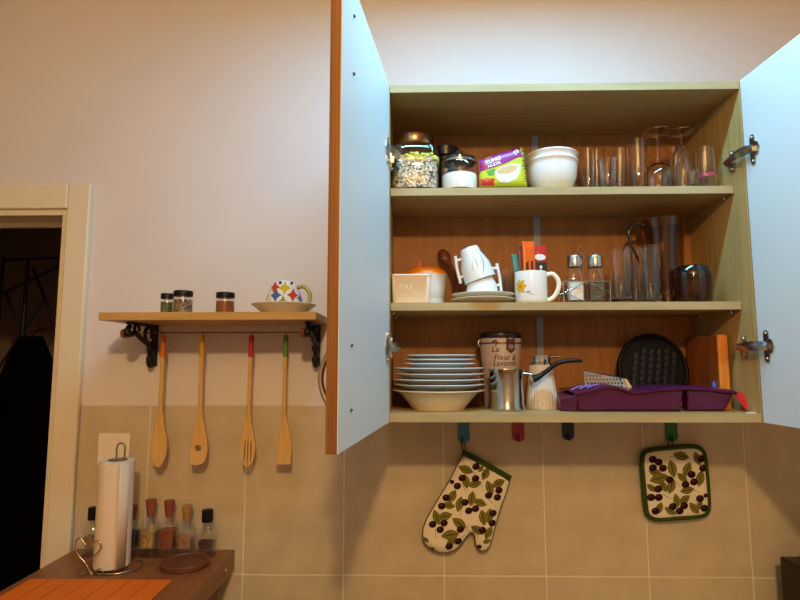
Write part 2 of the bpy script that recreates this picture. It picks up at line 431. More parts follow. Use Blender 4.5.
# ================================================================== UPPER SHELF (cabinet)
# jar of muesli
Y = .108; zb = S1; x = ax(414.5, Y, 165); r = wid(390.5, 438.5, 165, Y)/2; h = up(414, 130.5, Y - r*.8, zb)
hb = up(414, 141, Y - r*.8, zb)
t = thing('muesli_jar', 'square glass jar of muesli with a copper-coloured metal lid', 'jar', (x, Y, zb))
sub(t, 'glass_body', MB().lathe([(0, 0), (r*.90, 0, .35), (r*.97, .006, .35), (r*.98, hb*.80, .35), (r*.94, hb*.92, .25), (r*.80, hb, .05), (r*.76, hb, .05), (r*.90, hb*.91, .25), (r*.945, hb*.8, .35), (r*.93, .007, .35), (0, .005)], 48), TGLASS)
fh = up(414, 155, Y - r*.9, zb)
MUES = cells('muesli', ['c9bfae', '8a7a5c', 'e8e2d2', 'a0966e', '3c3226', 'd8cfb8', 'b5a884', '6d6048'], 240)
sub(t, 'muesli', MB().lathe([(0, .006), (r*.91, .006, .35), (r*.925, fh*.6, .35), (r*.92, fh, .35), (0, fh + .004)], 40), MUES)
mf = MB()
for i in range(110):
    a = random.uniform(0, 2*PI); q = r*.91/((abs(math.cos(a))**5.5 + abs(math.sin(a))**5.5)**(1/5.5)) if i < 85 else math.sqrt(random.random())*r*.8; s = random.uniform(.0045, .0070)
    c = Vector((q*math.cos(a), q*math.sin(a), fh + random.uniform(-.010, .006)))
    rot = Matrix.Rotation(random.uniform(0, 3), 3, 'X') @ Matrix.Rotation(random.uniform(0, 3), 3, 'Z')
    mf.lathe([(0, -s*.35), (s*.8, -s*.3), (s, 0), (s*.8, s*.3), (0, s*.35)], 7, c, i % 2, rot)
o = sub(t, 'flakes', mf, [mat('flake_yellow', 'd8d060', .7), mat('flake_green', 'b8c048', .7)]); o['kind'] = 'stuff'
sub(t, 'lid', MB().lathe([(0, hb - .001), (r*.80, hb - .001), (r*.83, hb + .002), (r*.83, h - .004), (r*.81, h - .001), (r*.79, h), (0, h)], 48), mat('copper_lid', 'a0805f', .25, 1))
# dark jar behind
Y2 = .195; x2 = ax(447, Y2, 150); r2 = .040; h2 = up(447, 149, Y2, zb)
t = thing('dark_jar', 'dark blue-black jar half hidden behind the muesli and sugar jars', 'jar', (x2 - .004, Y2, zb))
sub(t, 'body', MB().lathe([(0, 0), (r2, 0), (r2*1.02, .01), (r2, h2*.78), (r2*.8, h2*.84), (0, h2*.84)], 32), mat('midnight_glass', '14121f', .15, coat=.5))
sub(t, 'lid', MB().lathe([(0, h2*.84), (r2*.86, h2*.84), (r2*.88, h2*.98), (r2*.8, h2), (0, h2)], 32), mat('dark_lid', '1a1720', .3))
# sugar jar
Y = .098; x = ax(459.5, Y, 170); r = wid(441, 478, 175, Y)/2; h = up(459, 150, Y - r*.3, zb); hb = up(459, 158.5, Y - r*.85, zb)
t = thing('sugar_jar', 'glass jar half full of white sugar with a knobbed lid', 'jar', (x, Y, zb))
sub(t, 'glass_body', MB().lathe([(0, 0), (r*.93, 0), (r, .008), (r, hb*.74), (r*.97, hb*.90), (r*.90, hb), (r*.87, hb), (r*.94, hb*.89), (r*.965, hb*.73), (r*.96, .009), (0, .006)], 48), TGLASS)
fs = up(459, 170.5, Y - r, zb)
sub(t, 'sugar', MB().lathe([(0, .0065), (r*.94, .0065), (r*.955, .012), (r*.955, fs - .003), (r*.93, fs), (0, fs + .002)], 40), mat('white_sugar', 'efece4', .8, bump=.2, bscale=600))
sub(t, 'lid_ring', MB().lathe([(r*.84, hb), (r*.93, hb), (r*.94, hb + .003), (r*.90, hb + .004), (r*.84, hb + .004), (r*.84, hb)], 40), STEEL)
sub(t, 'lid', MB().lathe([(0, hb + .004), (r*.88, hb + .004), (r*.89, hb + .010), (r*.84, hb + .013), (r*.22, hb + .015), (r*.18, hb + .018), (r*.24, h), (r*.14, h + .003), (0, h + .003)], 40), mat('dark_glass_lid', '2a2826', .15, coat=.5))
# noodle soup packet
Y = .074; O = at(479.5, 187, Y)
def pk(px, py): q = at(px, py, Y); return (q.x - O.x, q.z - S1)
out = [pk(480, 186.6), pk(479.5, 172), pk(479, 159.5), pk(494, 154), pk(510, 149), pk(521, 145), pk(524.5, 146.5), pk(525, 160), pk(526.5, 175), pk(527.5, 186.6), pk(504, 186.8)]
out = [(u, max(v, .0006)) for u, v in out]
t = thing('soup_packet', 'purple and lime instant noodle packet leaning beside the white bowls', 'packet', (O.x, Y, S1))
def pf(u, v): return -.010*math.sqrt(max(0, 1 - (1 - min(dist(u, v, out)/.022, 1))**2)) - .0004 + v*.10
PKW = mat('packet_white', 'dcdad6', .3)
sub(t, 'pouch', MB().plate(out, (), pf, lambda u, v: pf(u, v) + .0015, .006), mat('packet_lime', 'b9c42c', .28), 60)
ps = lambda u, v, l: (u, pf(u, v) - l, v)
def pp(*a): return [pk(*q) for q in a]
decal('purple_band', [(pp((479.6, 174), (479.1, 159.8), (494, 154.3), (510, 149.3), (520.8, 145.3), (522.5, 157), (505, 164), (490, 169.5)), 0)], mat('packet_purple', '8e1f7a', .3), ps, t, .005, .0005)
decal('bowl_picture', [(pp((494, 173), (500, 168), (512, 164), (520, 164.5), (520, 172), (516, 180), (508, 183.5), (500, 183), (496, 179)), 0),
      (pp((496, 172.5), (501, 168.5), (511, 165.5), (517, 166.5), (516, 171), (508, 174.5), (499, 175)), 1),
      (pp((480.4, 186), (480.2, 179.5), (487, 178.8), (494.5, 179.5), (494, 186)), 2),
      (pp((486, 172), (492, 169.8), (495, 170), (493, 176), (488, 176.5)), 3)],
      [PKW, mat('noodle_tan', 'c9a86a', .4), mat('packet_red', 'c2342a', .3), mat('packet_green', '3f9a35', .3)], ps, t, .005, .0005)
st = [(pp((522 + .35*(k//2)*1.0*0 + (k % 2)*1.2, 150 + k*2.6), (525.6 + .12*k/2, 149.6 + k*2.6), (525.8 + .12*k/2, 150.8 + k*2.6), (522 + (k % 2)*1.2, 151.2 + k*2.6)), 0) for k in range(13)]
decal('crimp_marks', st, mat('packet_dark', '4a4a10', .4), ps, t, None, .0005)
ctr = pk(491, 162.5); ang = math.atan2(pk(502, 158.5)[1] - pk(482, 166)[1], pk(502, 158.5)[0] - pk(482, 166)[0])
text('lettering', 'KUNG', .0135, PKW, ps, t, pk(492.5, 161), ang, .2, .0012, .0004)
text('lettering', 'NUDEL', .0105, PKW, ps, t, pk(494, 165.2), ang, .2, .0012, .0003)
text('lettering', 'X', .019, MATS['packet_red'], ps, t, pk(483.5, 167), ang, .2, .0012, .0006)
text('lettering', 'quick', .0075, mat('packet_orange', 'd87a22', .4), ps, t, pk(488, 157.6), ang, .2, .0012, .0002)
text('lettering', '70', .014, PKW, ps, t, pk(516, 152.5), ang + .5, .2, .0012, .0004)
# nested white bowls
Y = .125; x = ax(551.5, Y, 165); r = wid(525, 578.5, 155, Y)/2
def bowl(name, label, z0, hh, rr):
    pr = [(rr*.50, 0), (rr*.54, hh*.04), (rr*.74, hh*.22), (rr*.90, hh*.5), (rr*.945, hh*.80), (rr*.955, hh*.93), (rr*.995, hh*.955), (rr, hh*.985), (rr*.99, hh)]
    return tag(MB().lathe(shell(pr, .0025), 56).build(name, WHITEC, None, 50, loc=(x, Y, z0)), label, 'bowl', 'nested white bowls')
hA = up(551, 153.5, Y - r, S1); hB = up(551, 146.5, Y - r, S1)
bowl('white_bowl', 'white bowl standing on the upper cabinet shelf, lower of two nested', S1, hA, r*.985)
bowl('white_bowl', 'white bowl nested on top of another beside the glasses', S1 + (hB - hA) + .0007, hA, r*.98)
# glasses
def tumbler(name, label, px0, px1, pytop, Y, zb, m=GLASS, flare=.88, wall=.0021, base_=.008, group=None, seg=28):
    x = ax((px0 + px1)/2, Y, pytop + 20); r = wid(px0, px1, pytop + 10, Y)/2; h = up((px0 + px1)/2, pytop, Y, zb)
    pr = [(0, 0), (r*flare*.96, 0), (r*flare, .003), (r*(flare + 1)/2, h*.5), (r, h), (r - wall, h), (r*(flare + 1)/2 - wall, h*.5), (r*flare - wall, base_ + .003), (r*flare*.8, base_), (0, base_)]
    return tag(MB().lathe(pr, seg).build(name, m, None, 50, loc=(x, Y, zb)), label, 'glass', group)
G1 = 'drinking glasses on the upper shelf'
tumbler('tumbler', 'clear tumbler right beside the nested white bowls', 580, 596, 150, .15, S1, group=G1)
tumbler('tumbler', 'clear tumbler standing at the back behind the row of glasses', 588, 605, 151, .205, S1, group=G1)
tumbler('tumbler', 'clear short tumbler at the front, third glass from the white bowls', 598, 618, 160, .085, S1, group=G1)
tumbler('tumbler', 'clear narrow tumbler left of the tall straight glass', 612, 628, 150, .17, S1, group=G1)
tumbler('tumbler', 'tall straight clear glass left of the upturned wine goblet', 628, 647, 141, .125, S1, flare=.95, group=G1)
FOOT = thin_glass('goblet_foot_glass', (.90, .88, .84), .06, 3.2)
def upturned(name, label, pc, pfoot, py_foot, rfoot_px, rb_px, bowl_px, Y, tall):
    x = ax(pc, Y, 160); hF = up(pc, py_foot + 2, Y, S1); rf = wid(pc - rfoot_px, pc + rfoot_px, py_foot, Y)/2; rb = wid(pc - rb_px, pc + rb_px, 175, Y)/2
    hb = up(pc, bowl_px, Y, S1); wl = .0013
    t = thing(name, label, 'glass', (x, Y, S1), 0, G1)
    if tall: pr = [(rb*.92, 0), (rb, hb*.4), (rb*.9, hb*.8), (rb*.55, hb*.97), (.004, hb)]
    else: pr = [(rb*.80, 0), (rb*.95, hb*.25), (rb, hb*.5), (rb*.85, hb*.8), (rb*.5, hb*.96), (.004, hb)]
    inn = [(max(a - wl, .0005), z - (0 if z == 0 else wl)) for a, z in pr[:-1]] + [(0, hb - .003)]
    sub(t, 'bowl', MB().lathe([(0, hb)] + pr[::-1] + inn, 28), GLASS, 50)
    sub(t, 'stem', MB().lathe([(0, hb - .0005), (.0045, hb - .0005), (.0032, hb + .006), (.003, hF - .012), (.005, hF - .006), (0, hF - .006)], 14), TGLASS, 50)
    sub(t, 'foot', MB().lathe([(0, hF - .0065), (.006, hF - .0065), (rf*.6, hF - .003), (rf, hF - .0012), (rf, hF), (0, hF + .0005)], 32), FOOT, 50)
upturned('wine_goblet', 'upside-down wine goblet with round bowl and foot in the air', 658, 658, 130, 14, 15, 164, .10, False)
upturned('champagne_flute', 'upside-down slender flute with foot in the air, beside pink-lettered glass', 682, 682, 130, 13, 10.5, 146, .11, True)
tumbler('shot_glass', 'tiny clear shot glass in front of the upturned flute', 688, 700, 171, .075, S1, base_=.012, group=G1)
o = tumbler('tumbler', 'clear jar-shaped glass with pink lettering, rightmost on upper shelf', 696, 714.5, 149, .085, S1, flare=.97, group=G1)
rr = wid(696, 714.5, 160, .085)/2
text('lettering', 'mamma', .0165, mat('pink_print', 'd2266f', .4), cyl_surf(lambda z: rr*.985), o, (.002, up(706, 176, .085, S1)), .12, .25, .0005, .0001)
tumbler('tumbler', 'clear glass at the back behind the two upturned wine glasses', 664, 684, 150, .20, S1, group=G1)

# ================================================================== MIDDLE SHELF
# square cream tub
Y0 = .055; zb = S2; xa, xb = at(391.5, 290, Y0).x, at(431, 290, Y0).x; h = up(410, 274, Y0, zb)
t = thing('square_tub', 'square cream plastic tub with embossed letters at the shelf end', 'tub', ((xa + xb)/2, Y0, zb))
wd = (xb - xa)/2
def sq(hw, z, r_=.012, y0=0, y1=None):
    y1 = 2*wd if y1 is None else y1; c = []
    for (cx, cy, a0) in ((hw - r_, y1 - r_, 0), (-hw + r_, y1 - r_, PI/2), (-hw + r_, y0 + r_, PI), (hw - r_, y0 + r_, 1.5*PI)):
        for k in range(5): a = a0 + k*PI/8; c.append((cx + r_*math.cos(a), cy + r_*math.sin(a), z))
    return c
def loft(rings, cap0=True, cap1=True):
    v = []; f = []; n = len(rings[0])
    for r_ in rings: v += r_
    for i in range(len(rings) - 1):
        for k in range(n): f.append((i*n + k, i*n + (k + 1) % n, (i + 1)*n + (k + 1) % n, (i + 1)*n + k))
    if cap0: f.append(tuple(range(n))[::-1])
    if cap1: f.append(tuple((len(rings) - 1)*n + k for k in range(n)))
    return v, f
dep = .064
rings = [sq(wd*.93, 0, .009, .004, dep - .004), sq(wd*.95, .004, .010, .002, dep - .002), sq(wd, h - .004, .010, 0, dep), sq(wd + .0012, h - .003, .010, -.0012, dep + .0012), sq(wd + .0012, h, .010, -.0012, dep + .0012), sq(wd - .002, h, .009, .002, dep - .002), sq(wd*.93, .005, .008, .005, dep - .005)]
sub(t, 'body', MB().add(*loft(rings)), mat('cream_plastic', 'f2e6d6', .4), 50)
text('embossed_letters', 'TAS', .017, mat('cream_plastic_raised', 'ddd0b4', .45), lambda u, v, l: (u, .0004 + (1 - v/h)*.002 - l, v), t, (-.012, h*.55), 0, 0, .0006)
# white round bowl with orange bowl and red paper
Y = .178; x = ax(425, Y, 285); r = wid(404, 446, 280, Y)/2; h = up(425, 276, Y, zb)
pr = [(r*.80, 0), (r*.84, .003), (r*.95, h*.6), (r*.99, h*.95), (r*1.03, h), ]
tag(MB().lathe(shell(pr, .003), 48).build('white_pot', WHITEC, None, 50, loc=(x + .002, Y, zb)), 'white round pot half hidden behind the cream tub', 'pot')
ho = up(430, 265.5, Y - .03, zb); r *= 1.12
OR = mat('orange_plastic', 'f78a08', .35)
t = tag(MB().lathe([(0, 0), (r*.3, -.0008), (r*.6, -.0045), (r*.80, -(ho - h)*.5), (r*.88, -(ho - h)), (r*.84, -(ho - h)), (r*.82, -(ho - h)*.8), (r*.57, -.009), (0, -.004)], 40).build('orange_bowl', OR, None, 50, loc=(x + .004, Y, zb + ho)), 'orange plastic bowl upturned over the white round pot', 'bowl')
q = at(417, 276, .22)
tag(MB().plate([(-.036, 0), (.034, 0), (.005, .042)], (), lambda u, v: -.004 + v*.1, lambda u, v: .004 + v*.1).build('pointed_lid', mat('red_orange', 'c8481a', .5), None, 40, .001, loc=(q.x + .004, .236, S2 + .0)), 'red-orange pointed lid standing behind the orange bowl', 'lid')
ob = bpy.data.objects[-1] if False else None
for o in bpy.data.objects:
    if o.name == 'pointed_lid':
        o.scale = (1, 1, (at(419, 256, .236).z - S2)/.042)
# wooden ladle leaning against the back
Y = .205; a = at(459, 300, Y); b = at(441, 249, Y)
t = thing('wooden_ladle', 'dark brown wooden ladle leaning at the back left of the stacked cups', 'ladle', (0, 0, 0))
BRN = wood('dark_wood', '5a2a14', '74391d', (8, 8, 1.5), 12, .4)
p0 = at(462, 300, .16); p0.z = S2 + .006; p1 = at(453, 271, .20); p2 = at(441, 251, .224)
sub(t, 'handle', MB().tube([p0, p0.lerp(p1, .5), p1, p1.lerp(p2, .4)], [.0055, .0055, .006, .007], 10), BRN, 60)
d = (p2 - p1).normalized(); rot = Vector((0, 0, 1)).rotation_difference(d).to_matrix()
sub(t, 'bowl', MB().lathe([(0, -.024), (.009, -.021), (.0145, -.010), (.0155, .002), (.013, .014), (.007, .021), (0, .023)], 20, p1.lerp(p2, .72), 0, rot, sy=.7), BRN, 60)
# saucers
Y = .105; x = ax(483, Y, 296); r = wid(451.5, 515, 293, Y)/2
zz = S2; hs = (up(483, 291, Y - r, S2))/2
for k, lb in enumerate(('cream saucer standing on the middle shelf, lower of two under the cups', 'cream saucer carrying the two stacked cups')):
    rr_ = r*(1, .985)[k]
    o = MB().lathe([(0, .0), (rr_*.52, 0), (rr_*.56, .002), (rr_*.9, hs*.72), (rr_, hs*1.0), (rr_*1.0, hs*1.1), (rr_*.88, hs*.95), (rr_*.5, .0045), (0, .004)], 48).build('saucer', CREAMC, None, 50, loc=(x, Y, zz)); tag(o, lb, 'saucer', 'saucers under the stacked cups'); zz += hs*.92 + .0003
zc = zz + .0035
def cup(name, label, rb, rt, h, origin, tilt, hdir, deco, rock=0, body=1):
    """upturned cup: mouth at z = 0, foot at z = h"""
    t = thing(name, label, 'cup', origin, 0, 'stacked white cups')
    t.rotation_euler = (rock, tilt, 0)
    w_ = .0026
    pr = [(rb, 0), (rb*.985, h*.15), (rb*.93, h*.45), (rt*1.07, h*.8), (rt*1.0, h*.95), (rt*.9, h)]
    H_ = h; pr = [(a, z*body) for a, z in pr]; h = h*body
    sub(t, 'body', MB().lathe([(rb - w_, 0)] + pr + [(0, h), (0, h - .004)] + [(a - w_, z - .003) for a, z in pr[1:-1]][::-1] + [(rb - w_, 0)], 44), WHITEC, 50)
    h = H_; ca, sa = math.cos(hdir), math.sin(hdir)
    def hp(o_, z): return (o_*ca, o_*sa, z)
    rz_ = lambda z: rb + (rt - rb)*(z/h)
    pts = [hp(rz_(h*.82) - .004, h*.80), hp(rz_(h*.8) + .009, h*.80), hp(rz_(h*.8) + .0125, h*.88), hp(rz_(h*.5) + .0135, h*.52), hp(rz_(h*.2) + .012, h*.13), hp(rz_(h*.25) + .006, h*.26), hp(rz_(h*.3) - .004, h*.30)]
    m = MB().tube([hp(rz_(h*.82) - .004, h*.78), hp(rz_(h*.8) + .0115, h*.77)], .0034, 8).tube([hp(rz_(h*.2) - .004, h*.28), hp(rz_(h*.2) + .010, h*.27)], .0034, 8)
    m.tube([hp(rz_(h*.8) + .0105, h*.92), hp(rz_(h*.5) + .0125, h*.55), hp(rz_(h*.2) + .0115, h*.10)], .0038, 8)
    sub(t, 'handle', m, WHITEC, 60)
    if deco:
        
        def prof_r(z):
            for (a0, z0), (a1, z1) in zip(pr, pr[1:]):
                if z0 <= z <= z1: return a0 + (a1 - a0)*(z - z0)/(z1 - z0)
            return rt
        sf = cyl_surf(prof_r)
        pl = []
        for (u0, v0, u1, v1, bend, wd_, mi) in ((.004, h*.10, .016, h*.72, .006, .0010, 0), (-.006, h*.15, -.003, h*.75, .004, .0006, 1), (-.012, h*.2, -.006, h*.6, -.003, .0005, 1), (.0, h*.3, .009, h*.66, -.004, .0006, 1)):
            L_ = []; R_ = []
            for k in range(9):
                s = k/8; u = u0 + (u1 - u0)*s + bend*math.sin(PI*s); v = v0 + (v1 - v0)*s; ww = wd_*math.sin(PI*(s*.9 + .05))
                L_.append((u - ww, v)); R_.append((u + ww, v))
            pl.append((L_ + R_[::-1], mi))
        decal('painted_lines', pl, [mat('slate_print', '3e4656', .4), mat('grey_print', '9a9a98', .4)], sf, t, None, .0004)
    return t
hc = up(481, 246, Y, zc)
rb = wid(466, 498, 290, Y)/2
ch = hc*.70
cx = ax(482, Y, 285)
cup('coffee_cup', 'lower upturned white cup on the cream saucers, handle to the right', rb, rb*.62, ch, (cx, Y, zc - .0005), 0, .15, False, 0, .62)
cup('coffee_cup', 'upper upturned white cup tilted on another, with thin dark painted lines', rb, rb*.60, ch, (ax(480.3, Y, 279), Y, at(480, 280, Y).z), -.33, PI - .15, True)
# glass behind the cups
tumbler('tumbler', 'clear glass half hidden between the cups and the flowered mug', 498, 515, 269, .19, S2, group='glasses on the middle shelf')
# mug with sachets
Y = .092; x = ax(531, Y, 288); r = wid(515.2, 547.2, 285, Y)/2; h = up(531, 272.5, Y, S2)
t = thing('flower_mug', 'white mug with a yellow flower, holding sachets', 'mug', (x, Y, S2))
pr = [(r*.93, 0), (r*.98, .003), (r, .008), (r, h - .001), (r*.995, h)]
sub(t, 'body', MB().lathe(shell(pr, .0032), 48), WHITEC, 50)
sub(t, 'handle', MB().tube(spline([(r - .003, -.006, h*.90), (r + .012, -.008, h*.93), (r + .024, -.010, h*.72), (r + .023, -.010, h*.45), (r + .012, -.008, h*.20), (r - .003, -.006, h*.10)], 5), .0042, 10, flat=1.3), CREAMC, 60)
ms = cyl_surf(lambda z: r)
YE = mat('yellow_print', 'd9a90c', .4); GR = mat('stem_print', '6b7a3a', .4)
fl = []
cu_, cv_ = -r*.92, h*.52
for k in range(7):
    a = k*2*PI/7; fl.append((leaf(cu_ + .0085*math.cos(a), cv_ + .009*math.sin(a), .018, .010, a), 1))
fl += [(ell(cu_, cv_, .004, .0045), 2), ([(cu_ + .001, cv_ - .006), (cu_ + .010, cv_ - .013), (cu_ + .024, cv_ - .017), (cu_ + .033, cv_ - .021), (cu_ + .033, cv_ - .0216), (cu_ + .023, cv_ - .0183), (cu_ + .009, cv_ - .0145), (cu_ - .0004, cv_ - .007)], 0), (leaf(cu_ + .020, cv_ - .0135, .012, .003, .3), 0)]
decal('flower_print', fl, [GR, YE, mat('amber_print', 'a86a08', .4)], ms, t, None, .0003)
def sachet(name, label, u0, ut, pyt, wpx, col, Yo, lean, band=None, extra=None):
    q = at(u0, 285, Y + Yo); hh = at(ut, pyt, Y + Yo).z - q.z; ww = wid(0, wpx, 280, Y)/2
    t = thing(name, label, 'sachet', (q.x, Y + Yo, S2 + .008), 0, 'sachets in the flowered mug')
    hh = at(ut, pyt, Y + Yo).z - (S2 + .008); top = at(ut, pyt, Y + Yo).x - q.x
    ol = [(-ww, 0), (ww, 0), (ww + top, hh*.97), (ww + top - .001, hh), (-ww + top, hh), (-ww + top, hh*.97)]
    f = lambda u, v: -.0022*min(1, max(0, (hh*.97 - v)/.012))*min(1, v/.01) - .0005 + lean*v
    sub(t, 'wrapper', MB().plate(ol, (), f, lambda u, v: .0005 + lean*v + .0018*min(1, max(0, (hh*.97 - v)/.012)), .004), col, 60)
    sf = lambda u, v, l: (u + top*v/hh, f(u, v) - l, v)
    if extra: extra(t, sf, ww, hh)
    return t
ORS = mat('sachet_orange', 'd9570c', .3); BLS = mat('sachet_black', '181210', .35); RDS = mat('sachet_red', 'b01c1c', .3)
def ex1(t, sf, ww, hh): decal('dark_stripes', [([(-ww*.55, hh*.45), (-ww*.12, hh*.45), (-ww*.12, hh*.66), (-ww*.55, hh*.63)], 0), ([(ww*.25, hh*.45), (ww*.6, hh*.45), (ww*.6, hh*.66), (ww*.25, hh*.66)], 0)], BLS, sf, t)
def ex2(t, sf, ww, hh):
    decal('print', [([(-ww*.95, hh*.4), (ww*.95, hh*.4), (ww*.95, hh*.70), (-ww*.95, hh*.70)], 0), (ell(-ww*.25, hh*.78, ww*.55, hh*.10, 1.5), 1), (ell(-ww*.1, hh*.60, ww*.25, hh*.03), 1), (ell(-ww*.1, hh*.53, ww*.2, hh*.03), 1)], [BLS, PKW], sf, t)
sachet('coffee_sachet', 'tall orange sachet with black bars in the flowered mug', 530, 528.5, 241, 12, ORS, -.004, .02, None, ex1)
sachet('coffee_sachet', 'dark red sachet half hidden behind the orange one in the mug', 524.5, 521.5, 246, 8, mat('sachet_maroon', '6d1a14', .35), .010, .03)
sachet('coffee_sachet', 'red and black sachet with a white emblem in the mug', 541, 541.5, 245, 11, RDS, -.002, .03, None, ex2)
sachet('tea_sachet', 'teal sachet fanning out at the left rim of the mug', 521, 514.5, 254, 6, mat('sachet_teal', '1f6f66', .35), .0, .02)
# salt and pepper in a wire caddy
Y = .092; za, xb_, xa_ = S2, ax(610, Y - .022, 292), ax(563.5, Y - .022, 292)
t = thing('wire_caddy', 'chrome wire caddy with diamond sides holding two shakers', 'caddy', ((xa_ + xb_)/2, Y, S2))
hw = (xb_ - xa_)/2; hd = .023; hh = up(586, 281.5, Y - .022, S2); m = MB(); wr = .0012
for z in (.0012, hh): m.tube([(-hw, -hd, z), (hw, -hd, z), (hw, hd, z), (-hw, hd, z)], wr, 6, True)
for a, b in ((-1, -1), (1, -1), (1, 1), (-1, 1)): m.tube([(a*hw, b*hd, 0), (a*hw, b*hd, hh)], wr, 6)
for b in (-1, 1):
    m.tube([(-hw*.98, b*hd, hh*.5), (0, b*hd, hh), (hw*.98, b*hd, hh*.5), (0, b*hd, 0.001), (-hw*.98, b*hd, hh*.5)], wr*.9, 6)
for xx in (-hw*.5, 0, hw*.5): m.tube([(xx, -hd, .0012), (xx, hd, .0012)], wr, 6)
sub(t, 'frame', m, CHROME, 60)
hl = up(586, 240, Y, S2)
sub(t, 'handle_loop', MB().tube([(0, 0, .001), (0, 0, hl*.70)] + [(.009*math.sin(2*PI*k/14)*-1, 0, hl*.85 - .009*1.0*math.cos(2*PI*k/14)*1.0) for k in range(0, 14)] + [(0, 0, hl*.70)], .0011, 6), CHROME, 60)
def shaker(px, label, fillmat, fill, lbl=False):
    x = ax(px, Y, 280); r = wid(567, 583.5, 280, Y)/2; h = up(px, 256, Y, S2); hb = up(px, 266, Y, S2)
    t = thing('shaker', label, 'shaker', (x, Y, S2 + .0025), 0, 'shakers in the wire caddy')
    sub(t, 'glass_body', MB().lathe([(0, 0), (r*.95, 0, .2), (r, .004, .2), (r, hb*.66, .2), (r*.86, hb*.86, .05), (r*.72, hb*.93), (r*.72, hb), (r*.62, hb), (r*.62, hb*.92), (r*.78, hb*.84, .05), (r*.9, hb*.64, .2), (r*.9, .006, .2), (0, .005)], 36), TGLASS)
    sub(t, 'filling', MB().lathe([(0, .0058), (r*.86, .0058, .2), (r*.88, fill, .2), (0, fill + .001)], 32), fillmat)
    sub(t, 'cap', MB().lathe([(r*.66, hb - .006), (r*.90, hb - .006), (r*.92, hb - .004), (r*.92, h - .0055), (r*.86, h - .0035), (0, h - .0025)], 36, rib=.012, nrib=18), STEEL)
shaker(575, 'glass salt shaker with steel cap, left one in the wire caddy', mat('salt', 'e6e4de', .8), up(575, 283, Y, S2))
shaker(595.5, 'glass pepper shaker with steel cap, right one in the wire caddy', cells('ground_pepper', ['6a5a38', '4d4028', '857448', '2e2618'], 900), up(595, 274, Y, S2)*.72)
# tall glasses, pitcher, smoky jar
G2 = 'glasses on the middle shelf'
tumbler('tall_glass', 'tall clear glass right beside the wire caddy', 609, 632.5, 249, .095, S2, flare=.86, group=G2)
tumbler('tall_glass', 'tall clear glass in front of the brown pitcher', 640, 660.5, 246, .085, S2, flare=.92, group=G2)
tumbler('tall_glass', 'tall clear glass at the back between two others left of the pitcher', 626, 645, 251, .185, S2, flare=.9, group=G2)
Y = .165; x = ax(664.5, Y, 260); r = wid(643, 687, 230, Y)/2; h = up(664, 221, Y, S2)
t = thing('glass_pitcher', 'tall smoky brown glass pitcher with a curved handle', 'pitcher', (x, Y, S2))
pr = [(r*.80, 0), (r*.84, .004), (r*.80, h*.3), (r*.80, h*.6), (r*.88, h*.85), (r*.98, h*.97), (r, h)]
sub(t, 'body', MB().lathe([(0, 0)] + pr + [(a - .0022, z) for a, z in pr[2:]][::-1] + [(r*.8, .007), (0, .007)], 44), SMOKE, 50)
hz_ = lambda py: up(632, py, Y, S2)
e = lambda px: at(px, 240, Y).x - x
sub(t, 'handle', MB().tube(spline([(e(645), -.01, hz_(226.5)), (e(634), -.012, hz_(225)), (e(627), -.014, hz_(232)), (e(628.5), -.014, hz_(244)), (e(633), -.013, hz_(255)), (e(639), -.010, hz_(264)), (e(648), -.006, hz_(266))], 5), .0038, 10), mat('smoky_handle', '1c110b', .12, coat=.5), 60)
Y = .092; x = ax(692.5, Y, 285); r = wid(673.5, 711.5, 285, Y)/2; h = up(692, 267, Y, S2); hb = up(692, 277, Y, S2)
t = thing('smoky_jar', 'short smoky glass jar with a black rim in front of the pitcher', 'jar', (x, Y, S2))
sub(t, 'body', MB().lathe([(0, 0), (r*.84, 0), (r*.90, .003), (r, hb*.85), (r*.97, hb), (r*.93, hb), (r*.95, hb*.84), (r*.85, .006), (0, .006)], 44), SGLASS, 50)
sub(t, 'rim_lid', MB().lathe([(0, hb), (r*.985, hb - .002), (r*.985, hb + .002), (r*.90, h*.96), (r*.82, h), (0, h)], 44), mat('black_glass', '0e0c0c', .08, coat=.6), 50)

# ================================================================== BOTTOM SHELF
# plates
Y = .124; x = ax(437.8, Y, 385)
rL = wid(392.5, 484.5, 385, Y)/2; rS = wid(404.5, 478, 360, Y)/2
x = max(x, rL + .002)
PLB = mat('plate_white', 'd8d8d2', .2, coat=.3)
zd = S0; hd_ = up(438, 390, Y - rL*.0, S0)
o = MB().lathe([(0, 0), (rL*.56, 0), (rL*.58, .003), (rL*.70, hd_*.45), (rL*.86, hd_*.88), (rL, hd_), (rL*1.0, hd_ + .002), (rL*.85, hd_*.95), (rL*.68, hd_*.5), (rL*.5, .006), (0, .005)], 64).build('soup_plate', CREAMC, None, 50, loc=(x, Y, zd))
tag(o, 'deep cream soup plate at the bottom of the plate stack', 'plate')
zd += .016
big = [('white dinner plate resting in the deep soup plate, second from the bottom of the stack', 384), ('white dinner plate third from the bottom of the stack', 379), ('white dinner plate fourth from the bottom of the stack', 373.5), ('white dinner plate just below the three smaller plates of the stack', 368)]
def plate_(label, r, ztop_, hh, xo=0):
    o = MB().lathe([(0, 0), (r*.58, 0), (r*.60, .0015), (r*.70, hh*.35), (r*.97, hh*.93), (r, hh), (r*.985, hh + .0014), (r*.70, hh*.35 + .0035), (r*.60, .004), (0, .0035)], 64).build('plate', PLB, None, 50, loc=(x + xo, Y, ztop_ - hh))
    tag(o, label, 'plate', 'stacked plates'); return o
for k, (lb, py) in enumerate(big): plate_(lb, rL*(.985, .995, .985, .99)[k], at(438, py, Y).z, .016, (.001, 0, .0015, 0)[k])
for k, (lb, py) in enumerate((('small white plate, lowest of the three on top of the stack', 363.5), ('small white plate, middle of the three on top of the stack', 359.5), ('topmost small white plate of the stack', 355.5))):
    plate_(lb, rS*(1, .985, .99)[k], at(438, py, Y).z, .011, (.004, .0035, .005)[k])
